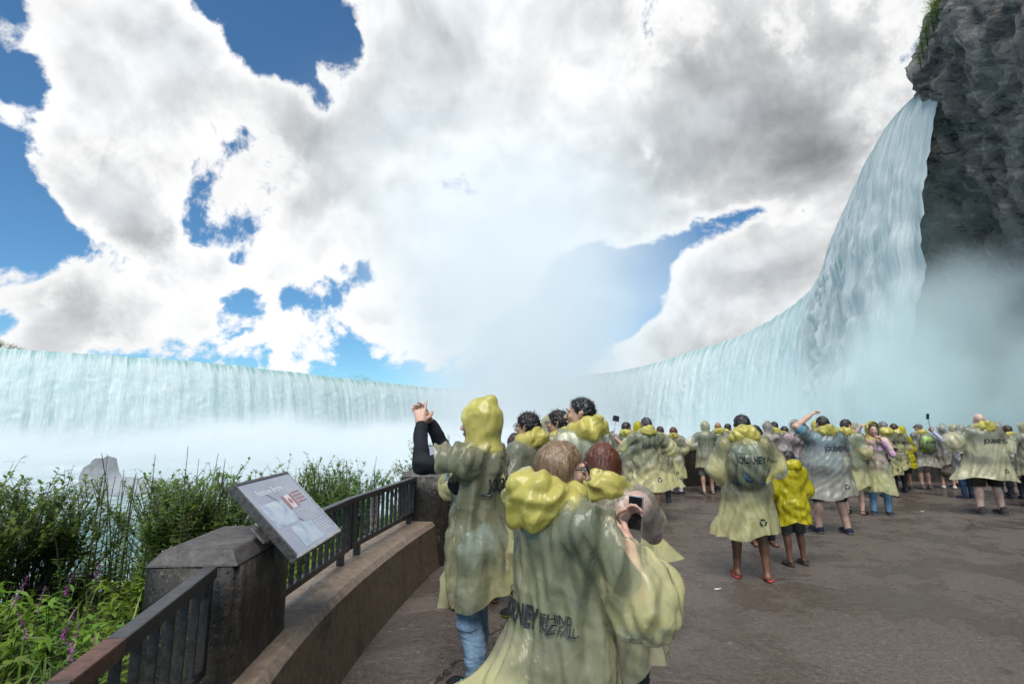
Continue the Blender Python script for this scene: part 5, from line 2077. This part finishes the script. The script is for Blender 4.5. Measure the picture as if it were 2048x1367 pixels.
        hv = hv + hn * (fd * crisp + ridged(hv * 8 + seed * 1.3, 2) * .010 * crisp + fbm(hv * 5 + seed, 2) * .016)[:, None]
        hv = hv + hd
        link('hood', hood_mesh(hv, hf, hm_), po)
    # ---- print on the back
    if printed:
        def lay(name, v2, f2, x0, z0):
            bm_ = bmesh.new()
            vv = [bm_.verts.new((p[0] + x0, 0, p[1] + z0)) for p in v2]
            for q in f2:
                try: bm_.faces.new([vv[j] for j in q])
                except ValueError: pass
            bmesh.ops.triangulate(bm_, faces=bm_.faces)
            for _ in range(3):
                ed = [e_ for e_ in bm_.edges if e_.calc_length() > .022]
                if not ed: break
                bmesh.ops.subdivide_edges(bm_, edges=ed, cuts=1)
                bmesh.ops.triangulate(bm_, faces=bm_.faces)
            bad = []
            for v1 in bm_.verts:
                hy = []
                for ox, oz in ((0, 0), (.016, 0), (-.016, 0), (0, .016), (0, -.016)):
                    hit = bvh.ray_cast(Vector((v1.co.x + ox, -1.6, v1.co.z + oz)), Vector((0, 1, 0)), 2.2)
                    if hit[0] is not None: hy.append(hit[0].y)
                if len(hy) < 5: bad.append(v1)
                else: v1.co.y = min(hy) - .004
            good = sorted(q.co.y for q in bm_.verts if q not in bad)
            if good:
                med = good[len(good) // 2]
                bad = list(set(bad) | {q for q in bm_.verts if abs(q.co.y - med) > .09})
            if bad: bmesh.ops.delete(bm_, geom=bad, context='VERTS')
            wild = [q for q in bm_.faces if max(w.co.y for w in q.verts) - min(w.co.y for w in q.verts) > .07]
            if wild: bmesh.ops.delete(bm_, geom=wild, context='FACES')
            me_ = bpy.data.meshes.new(name); bm_.to_mesh(me_); bm_.free()
            me_.materials.append(M_PRINT)
            if len(me_.polygons): link(name, me_, po)['kind'] = 'stuff'
        zc_ = 1.235 + print_dz
        tv, tf = text_mesh('JOURNEY', .105, .66, .0035)
        wj = tv[:, 0].max()
        lay('lettering', tv, tf, -.15 + print_dx, zc_)
        for t_, zz in (('BEHIND', .036), ('THE FALLS', .0)):
            tv, tf = text_mesh(t_, .046, .70, .001)
            lay('lettering', tv, tf, -.15 + print_dx + wj + .012, zc_ + zz)
        tv, tf = text_mesh('Niagara Parks', .030, .9, 0)
        lay('lettering', tv, tf, -.13 + print_dx, zc_ + .092)
        if recycle and hem < .68:
            # three chasing arrows
            k_ = 0
            for a0 in (90, 210, 330):
                pts, ff = [], []
                for j in range(5):
                    a = R(a0 - 42 + j * 18)
                    for rr_ in (.022, .038): pts.append((rr_ * math.cos(a), rr_ * math.sin(a)))
                ff = [(2 * j, 2 * j + 1, 2 * j + 3, 2 * j + 2) for j in range(4)]
                a = R(a0 + 30); a2 = R(a0 + 58)
                pts += [(.014 * math.cos(a), .014 * math.sin(a)), (.046 * math.cos(a), .046 * math.sin(a)), (.030 * math.cos(a2), .030 * math.sin(a2))]
                ff.append((10, 11, 12))
                lay('recycling_mark', np.array(pts), ff, .10, hem + .16)
    return r
# ------------------------------------------------------------------ the visitors
def gp(u, Y):
    """deck point seen in picture column u at forward distance Y"""
    d = on_z(u, 1000, 0)
    # column u at depth Y along the deck: same ratio x / camera depth
    dep = Y * math.cos(PITCH) + (0 - CAM_Z) * math.sin(PITCH)
    return ((u - 1024) / F_PX * dep, Y)


BLK = (.016, .017, .020); NAVY = (.018, .024, .045); GREYB = (.055, .070, .080); TEAL = (.05, .085, .095)
WOOD_HAIR = (.045, .024, .014)
# nearest: woman taking a picture with her phone
P1 = person('blonde woman nearest the camera holding a phone in both hands, hood thrown back', (.19, 2.08), 1.55, R(-58), 1.04, 'light', .0105, True,
       arms=(((-.21, .20, 1.15), (-.075, .37, 1.345)), ((.27, .20, 1.13), (.06, .345, 1.29))), head=(-36, -4), hair='long', hair_col=(.17, .105, .052),
       top=(.045, .075, .090), bottom='shorts', bottom_col=(.05, .055, .05), hem=.50, rhem=.25, hood_size=1.28, sleeve=1.35, sleeve_r=.145,
       billow=(((-.10, -.22, .12), 1.0, .38, -2.75), ((.10, -.12, 0), 1.0, .5, 2.4)), hands=(([.55, .6, .7, .8], .1), ([.75, .85, .9, 1.0], .3)), palm=((.95, .1, -.1), (-.9, .1, .35)),
       glasses='sun', seed=3, hand_res=.0052, print_dz=-.20, eyes=True, crisp=1.25, recycle=False, print_dx=-.07)
P2 = person('red-haired woman in a clear poncho with one hand raised to her head', gp(1222, 2.62), 1.53, R(-22), 1.15, 'light', .0135, True,
       arms=(((-.24, .10, 1.16), (-.06, .26, 1.36)), ((.25, .15, 1.24), (.13, .09, 1.48))), head=(10, -6), hair='bob', hair_col=(.095, .026, .010),
       top=(.55, .33, .36), bottom='shorts', bottom_col=(.05, .055, .045), film='pale', hem=.62, hood='down', hood_size=1.0, sleeve=.66, sleeve_r=.10, printed=False,
       hands=((.5, .3), (.6, .4)), palm=(None, (-.8, -.2, .2)), seed=5, hand_res=.0055, shoes='sandal')
P3 = person('slim person in light jeans raising both arms, hood up, by the railing', gp(954, 3.30), 1.745, R(66), .86, 'light', .0125, True,
       arms=(((-.19, .30, 1.38), (-.10, .38, 1.63)), ((.16, .33, 1.42), (.04, .40, 1.64))), hair='short', hair_col=(.05, .028, .016),
       top=(.014, .016, .020), top_sleeve='long', bottom='long', bottom_col=(.20, .31, .42), denim=True, shoes='sneaker', shoe_col=(.012, .013, .018), sole=plain('pinkish_sole', (.28, .19, .16), .6, .2, 30),
       hem=.60, rhem=.175, hood='up', sleeve=.62, feet=((-.10, -.05), (.10, .08)), billow=(((.05, -.12, .03), 1.15, .5, 3.0), ((-.03, .09, 0), 1.0, .5, 0.2)),
       hands=(([.25, .5, .7, .8], .2), ([.3, .5, .6, .7], .2)), palm=((.8, .3, 0), (-.8, .3, 0)), seed=7, hand_res=.0055, hood_size=1.12, crisp=1.2)
# laces and side letters of the light-jeans person's trainers
for i, (fx, fy) in enumerate(((-.10, -.07), (.10, .06))):
    shoe = [c for c in P3.children if c.name.startswith('shoe')][i]
    for k in range(4):
        MB().tube([(fx - .030, fy + .045 + k * .026, .082 - k * .010), (fx + .0, fy + .052 + k * .026, .094 - k * .010), (fx + .030, fy + .045 + k * .026, .082 - k * .010)], .0055, 5).build('lace', plain('turquoise_lace', (.05, .48, .46), .6, .2, 60), shoe, True)
    for sd in (-1, 1):
        q = fx + sd * .0505
        z0, z1, y0, y1 = .034, .074, fy - .005, fy + .040
        mb = MB()
        for (ya, za, yb, zb) in ((y0, z0, y0 + .006, z1), (y0 + .006, z1, y1 - .006, z0), (y1 - .006, z0, y1, z1)):
            mb.tube([(q, ya, za), (q, yb, zb)], .0055, 5)
        mb.build('side_letter', plain('magenta_letter', (.42, .05, .30), .5, .1, 30), shoe, True)
person('person in dark jeans and brown sandals behind the light-jeans person', gp(950, 5.0), 1.64, R(35), .95, 'brown', .02, hair='short', top=GREYB, bottom='long', bottom_col=(.025, .045, .085), denim=True,
       shoes='sandal', shoe_col=(.045, .028, .018), feet=((-.19, 0), (.19, .02)), hood='down', seed=9, printed=False)
person('spiky-haired man with thin glasses in profile, hood bunched behind his neck', gp(1058, 4.75), 1.72, R(52), 1.0, 'asian', .014, hair='spiky', hair_col=(.014, .011, .010), head=(14, 0), glasses='clear', eyes=True,
       top=(.035, .05, .045), bottom='long', bottom_col=(.02, .025, .035), shoe_col=(.012, .013, .014), sole=plain('lime_sole', (.30, .42, .03), .6, .2, 30), film='pale', hood_size=1.05, seed=11, hem=.55, billow=(((-.1, -.1, 0), 1.0, .5, -2.0),))
person('man with black-framed glasses and tousled hair, second of three profiles', gp(1122, 5.25), 1.755, R(62), .98, 'asian', .015, hair='spiky', hair_col=(.018, .012, .010), head=(14, 0), glasses='clear', eyes=True,
       top=(.06, .06, .06), bottom='shorts', bottom_col=(.03, .03, .035), film='yellow', seed=13)
person('tallest dark-haired man in profile wearing a white shirt under his poncho', gp(1172, 4.25), 1.835, R(38), 1.08, 'asian', .014, hair='short', hair_col=(.013, .011, .010), head=(42, 2), eyes=True,
       top=(.62, .64, .70), bottom='shorts', bottom_col=(.05, .05, .05), film='yellow', seed=15, hem=.55, rhem=.36, hood_size=1.1, billow=(((.26, -.20, 0), 1.25, .6, 2.3),))
person('long-haired woman with white trousers behind the spiky-haired man', gp(1030, 6.1), 1.53, R(10), .95, 'light', .02, True, hair='long', hair_col=WOOD_HAIR, bottom='capri', bottom_col=(.55, .52, .50),
       shoes='sneaker', shoe_col=(.55, .53, .52), feet=((-.10, 0), (.13, .03)), seed=17, film='pale', printed=False)
person('hooded person half hidden behind the man in black-framed glasses', gp(1101, 6.9), 1.74, R(60), .95, 'asian', .02, hood='up', seed=19, film='pale', top=TEAL)
person('dark-haired woman low between the two men in glasses', gp(1092, 6.0), 1.52, R(20), .95, 'light', .02, True, hair='long', hair_col=(.03, .018, .012), seed=21, printed=False)
# middle
P11 = person('grey-haired man in khaki shorts stretching out a selfie stick', gp(1300, 9.15), 1.75, R(4), 1.12, 'tan', .019, arms=(((-.37, .14, 1.27), (-.50, .24, 1.40)), ((.40, .05, 1.22), (.34, .22, 1.12))),
       hair='short', hair_col=(.045, .042, .040), head=(18, 0), top=(.055, .085, .09), bottom='shorts', bottom_col=(.30, .265, .18), shoes='sneaker', shoe_col=(.03, .035, .045), sole=M_SOLE_D, hem=.56,
       rhem=.36, sleeve=1.05, sleeve_r=.15, billow=(((.30, -.05, 0), 1.1, .6, 1.7),), seed=23, hands=((1.1, .7), (.4, .4)), feet=((-.14, .02), (.15, -.05)), hand_res=.007)
person('dark-haired man left of the selfie stick holder', gp(1259, 10.3), 1.68, R(-20), 1.0, 'tan', .025, head=(-30, 0), seed=25, film='pale')
person('person in a bright yellow hood between two dark heads', gp(1281, 10.9), 1.66, R(0), .95, 'tan', .026, hood='up', film='bright', seed=26)
person('person with a folded yellow hood right of the khaki-shorts man', gp(1327, 11.2), 1.60, R(-10), 1.0, 'light', .026, hair='short', hair_col=WOOD_HAIR, seed=27, bottom='long', bottom_col=BLK, top=GREYB)
person('red-brown-haired woman in white trousers leaning by the wall', gp(1353, 12.6), 1.58, R(-28), .95, 'light', .025, True, hair='bob', hair_col=(.10, .035, .018), top=(.10, .10, .10), bottom='long', bottom_col=(.62, .60, .66), shoes='flat', shoe_col=BLK, hem=.42, seed=29)
person('hooded person in pale poncho, shorts and black sandals beside the small panel', gp(1417, 12.7), 1.69, R(8), 1.08, 'light', .024, hood='up', film='pale', top=TEAL, bottom='shorts', bottom_col=(.20, .20, .16), shoes='sandal', shoe_col=BLK, seed=31, arms=(((-.36, .08, 1.22), (-.30, .28, 1.16)), ((.32, .08, 1.2), (.22, .28, 1.15))), sleeve_r=.15, printed=False)
person('bald red-skinned man with yellow hood around his neck', gp(1444, 13.3), 1.70, R(-14), 1.05, 'tan', .026, hair='bald', top=TEAL, seed=33, printed=False)
person('dark-haired person facing sideways behind the hooded pair', gp(1464, 13.6), 1.66, R(-60), .95, 'tan', .028, seed=34, printed=False)
P18 = person('man in red flip-flops wearing a backpack under his poncho', gp(1506, 5.86), 1.735, R(-14), 1.06, 'brown', .0165, hair='short', hair_col=(.014, .012, .011), head=(0, 4), top=(.22, .18, .06), bottom='shorts', bottom_col=(.022, .025, .03),
       shoes='flipflop', shoe_col=(.48, .05, .045), hem=.46, rhem=.25, hood_size=1.25, seed=35, pack=('blue grey backpack seen through the film on the flip-flop man', (.07, .135, .19)), arms=(((-.26, .02, 1.14), (-.18, .22, 1.08)), ((.30, .10, 1.18), (.12, .30, 1.16))),
       billow=(((-.14, -.03, 0), .95, .5, -1.9),), feet=((-.15, .03), (.13, -.06)), sleeve_r=.15)
person('woman in sunglasses facing the camera behind the flip-flop man', gp(1527, 7.45), 1.62, R(170), .98, 'brown', .017, True, hair='long', hair_col=(.014, .011, .010), glasses='sun', top=GREYB, bottom='long', bottom_col=BLK, shoes='flipflop', shoe_col=(.03, .02, .015), seed=37, film='pale', printed=False, eyes=True)
person('boy in an opaque bright yellow poncho and grey shorts', gp(1592, 6.35), 1.315, R(8), 1.06, 'brown', .0155, hair='short', hair_col=(.013, .011, .010), head=(72, 14), eyes=True, top=(.10, .10, .10), bottom='shorts', bottom_col=(.085, .08, .08), shoes='sandal', shoe_col=(.025, .026, .022),
       film='bright', hem=.64, rhem=.24, hood_size=1.1, seed=39, arms=(((-.27, .06, 1.16), (-.06, .24, 1.36)), ((.27, .04, 1.14), (.18, .24, 1.12))), printed=False, sleeve_r=.15, feet=((-.10, 0), (.16, .04)))
person('large man in blue T-shirt with one arm bent over his head', gp(1666, 8.2), 1.755, R(2), 1.42, 'light', .0185, arms=(((-.42, .02, 1.60), (-.13, .10, 1.77)), ((.38, .06, 1.18), (.28, .26, 1.12))), hair='short', hair_col=(.02, .015, .012),
       top=(.085, .20, .27), bottom='shorts', bottom_col=(.012, .013, .018), shoes='flat', shoe_col=NAVY, film='clear', hem=.55, rhem=.34, hood_size=1.15, seed=41, belly=.5, feet=((-.19, .05), (.19, -.05)), sleeve=.72, hood_film='hood', billow=(((-.16, 0, 0), 1.2, .7, -1.6),), hand_res=.007, hands=((.5, .4), (.4, .4)))
person('dark-haired man in profile behind the large blue-shirted man', gp(1711, 9.9), 1.73, R(-48), 1.0, 'light', .02, hair='short', hair_col=(.022, .015, .011), head=(-32, 0), eyes=True, top=(.10, .17, .18), bottom='shorts', bottom_col=(.06, .10, .11), shoes='sandal', shoe_col=(.035, .024, .018), film='yellow', hem=.5, seed=43, printed=False)
person('smiling woman in a pink jacket pulling her hood with both hands', gp(1764, 9.85), 1.64, R(152), 1.0, 'light', .018, True, arms=(((-.27, .13, 1.17), (-.11, .20, 1.43)), ((.36, .06, 1.47), (.24, .17, 1.66))), hair='short', hair_col=(.03, .02, .014), head=(14, 0), eyes=True,
       top=(.62, .38, .50), top_sleeve='long', bottom='long', bottom_col=(.24, .40, .55), denim=True, shoes='flat', shoe_col=NAVY, hem=.42, rhem=.26, hood='up', hood_size=1.16, seed=45, sleeve=.8, printed=False, hands=((1.2, .8), (1.2, .8)), hand_res=.007)
person('grey-haired man with a large folded hood right of the pink jacket', gp(1782, 12.2), 1.71, R(-8), 1.12, 'light', .024, hair='short', hair_col=(.16, .15, .145), bottom='long', bottom_col=BLK, shoes='sandal', shoe_col=BLK, top=(.04, .05, .045), hem=.50, hood_size=1.2, seed=47)
person('brown-haired person right of the grey-haired man', gp(1803, 12.9), 1.66, R(-5), 1.0, 'light', .026, hair='short', hair_col=WOOD_HAIR, seed=48, bottom='long', bottom_col=BLK)
person('bare-legged person in an opaque yellow poncho with the hood up', gp(1816, 13.4), 1.56, R(10), 1.0, 'tan', .026, hood='up', film='bright', seed=49, shoes='sneaker', shoe_col=(.06, .05, .05), hem=.66)
person('person in a camouflage cap with a lime green backpack', gp(1853, 13.6), 1.66, R(6), 1.12, 'light', .022, hair='cap', hair_col=(.12, .115, .10), seed=51, pack=('lime green backpack glowing through the poncho below a camouflage cap', (.26, .50, .02)), bottom='shorts', bottom_col=(.18, .17, .15), shoes='sneaker', shoe_col=(.10, .09, .085), film='clear', rhem=.36, hem=.60, top=(.05, .055, .05))
person('woman in a short skirt and white flats, hood half up', gp(1899, 13.7), 1.60, R(-35), .98, 'light', .024, True, hood='up', hood_size=1.2, hair='short', hair_col=(.02, .014, .012), bottom='skirt', bottom_col=(.16, .13, .11), shoes='flat', shoe_col=(.60, .56, .50), film='clear', top=(.40, .36, .33), seed=53, printed=False, hem=.66)
person('hooded person stretching a selfie stick to the left over the crowd', gp(1938, 11.9), 1.60, R(10), .98, 'tan', .022, hood='up', arms=(((-.30, .20, 1.40), (-.42, .32, 1.60)), ((.26, .02, 1.14), (.2, .2, 1.06))), film='clear', seed=55, hands=((1.2, .8), (.4, .4)), sleeve=.8, bottom='long', bottom_col=(.03, .06, .11), denim=True, shoe_col=NAVY, hand_res=.007, top_sleeve='long', top=(.45, .45, .55))
person('bald heavy-set man in black shorts with his poncho blown to the left', gp(1986, 9.85), 1.845, R(-4), 1.42, 'pale', .018, hair='bald', head=(-20, 0), top=(.07, .085, .095), bottom='shorts', bottom_col=(.02, .018, .016), shoes='sneaker', shoe_col=(.05, .042, .042), hem=.60, rhem=.34, belly=.4, hood_size=1.15, sleeve_r=.17, seed=57,
       arms=(((-.42, .06, 1.24), (-.34, .24, 1.14)), ((.38, .04, 1.18), (.30, .22, 1.08))), billow=(((-.36, -.06, .02), 1.0, .5, -1.7), ((.12, .0, 0), 1.0, .6, 1.6)), feet=((-.20, 0), (.17, .02)), film='pale')
person('hooded person right behind the bald man, pale hood', gp(2014, 12.4), 1.66, R(-10), 1.0, 'light', .026, hood='up', film='clear', seed=59, bottom='long', bottom_col=BLK)
person('person with thrown-back yellow hood near the right edge', gp(2036, 11.8), 1.62, R(-15), 1.0, 'tan', .024, hair='short', hair_col=WOOD_HAIR, top=(.55, .56, .60), bottom='long', bottom_col=BLK, seed=61, film='clear')
person('person cut by the right edge with a wide pale sleeve', gp(2075, 10.6), 1.68, R(0), 1.05, 'light', .022, arms=(((-.42, .10, 1.26), (-.40, .3, 1.2)), ((.3, .05, 1.2), (.2, .25, 1.1))), sleeve_r=.17, film='pale', seed=62, hood='up', bottom='long', bottom_col=BLK)
person('hooded person in a pink top and blue jeans behind the boy', gp(1603, 10.8), 1.70, R(-6), 1.0, 'light', .022, hood='up', hood_size=1.02, film='clear', top=(.42, .24, .28), bottom='long', bottom_col=(.03, .07, .16), denim=True, seed=63, hem=.62)
person('hooded person right of the woman in sunglasses', gp(1546, 11.4), 1.68, R(-12), 1.0, 'light', .025, hood='up', film='clear', top=(.35, .28, .28), seed=65, printed=False)
person('dark-haired person behind the hooded figure by the sunglasses woman', gp(1560, 12.3), 1.70, R(-30), 1.0, 'tan', .027, seed=66, printed=False)
person('dark-haired woman with a phone held up before her face', gp(1580, 12.5), 1.60, R(-45), .95, 'light', .025, True, hair='bob', hair_col=(.03, .018, .014), arms=(((-.22, .16, 1.22), (-.05, .28, 1.50)), ((.24, .14, 1.22), (.07, .28, 1.50))), seed=67, film='clear', printed=False)
person('hooded person between the profile man and the pink jacket', gp(1722, 12.4), 1.64, R(0), 1.0, 'light', .026, hood='up', film='pale', seed=68, printed=False)
person('hooded person at the wall just left of the bald man', gp(1922, 13.9), 1.62, R(5), 1.0, 'light', .027, hood='up', film='pale', seed=69, printed=False)
person('hooded person behind the arm of the large blue-shirted man', gp(1644, 12.6), 1.70, R(10), 1.0, 'light', .026, hood='up', film='yellow', seed=70, printed=False)
person('bareheaded person at the wall between boy and flip-flop man', gp(1492, 13.9), 1.62, R(0), 1.0, 'tan', .028, seed=71, printed=False, bottom='long', bottom_col=BLK)

# ------------------------------------------------------------------ things held
M_PHONE = plain('black_phone_glass', (.010, .011, .014), .08, .1, 5)
M_METAL = plain('brushed_phone_edge', (.45, .45, .46), .3, .1, 40, 0, .8)


def local(obj, p):
    return Matrix.LocRotScale(obj.location, obj.rotation_euler, obj.scale) @ Vector(p)


def phone(center, normal, up, label):
    N = Vector(normal).normalized(); U = Vector(up).normalized(); X = U.cross(N).normalized(); U = N.cross(X)
    Mx = Matrix((X, U, N)).transposed().to_4x4(); Mx.translation = Vector(center)
    r = empty('phone'); r.matrix_world = Mx
    tag(r, label, 'phone')
    MB().box((0, 0, 0), (.070, .140, .009)).build('case', M_METAL, r, bevel=.004)
    rect(MB(), -.032, -.066, .032, .066, .0052).build('screen', M_PHONE, r)
    return r


c1 = local(P1, (.0, .455, 1.41))
phone(c1, Vector((-.70, -.70, .1)), (.05, 0, 1), 'black phone held upright by the blonde woman')
bpy.context.view_layer.update()


def stick(a, b, label, head_up):
    a, b = Vector(a), Vector(b)
    r = empty('selfie_stick', a); tag(r, label, 'selfie stick')
    d = (b - a)
    MB().tube([(0, 0, 0), d * .22], .014, 8).build('grip', plain('black_rubber_grip', (.012, .012, .012), .6), r, True)
    MB().tube([d * .2, d * .97], [.007, .0055], 8).build('pole', plain('steel_pole', (.30, .30, .31), .3, .2, 20, 0, .8), r, True)
    o = MB().box((0, 0, 0), head_up).build('camera', plain('black_action_camera', (.015, .015, .016), .35), r, bevel=.006)
    o.location = d + Vector((0, 0, head_up[2] / 2))
    o.rotation_euler = (0, R(10), R(15))
    return r


w1 = local(P11, (-.53, .29, 1.44))
q1 = on_y(1232, 842, w1.y + .05)
stick(w1 - Vector((0, 0, .08)), q1, 'thin selfie stick with a small black camera, left of the khaki-shorts man', (.11, .05, .10))
st_p = [o for o in COL.objects if o.get('label', '').startswith('hooded person stretching')][0]
w2 = local(st_p, (-.44, .36, 1.68))
q2 = on_y(1856, 838, w2.y - .1)
stick(w2 - (q2 - w2).normalized() * .06, q2, 'long selfie stick slanting left above the crowd near the right', (.035, .05, .13))

# scraps on the wet deck
def scrap(u, v, s, col, label, seed):
    p = on_z(u, v, .006)
    F = Field((-.12, -.12, -.02), (.12, .12, .06), .008)
    F.cone((-.05 * s, 0, .004), (.05 * s, .02 * s, .008), .018 * s, .012 * s, .01, (1, 1))
    v_, f_ = F.mesh()
    v_ = v_ + vnormals(v_, f_) * (ridged(v_ * 40 + seed, 2) * .006)[:, None]
    v_[:, 2] = np.maximum(v_[:, 2] * .6, -.004)
    o = link('paper_scrap', mesh_from('paper_scrap', v_, f_, [plain('scrap', col, .7, .15, 40)]), None, p)
    tag(o, label, 'litter')


scrap(1437, 1178, .55, (.6, .6, .6), 'small white paper scrap on the deck below the flip-flop man', 1)
scrap(1845, 1022, .6, (.7, .7, .7), 'white paper scrap on the open deck left of the bald man', 2)
scrap(1722, 997, .8, (.75, .66, .05), 'yellow plastic scrap on the ground by the sandals', 3)
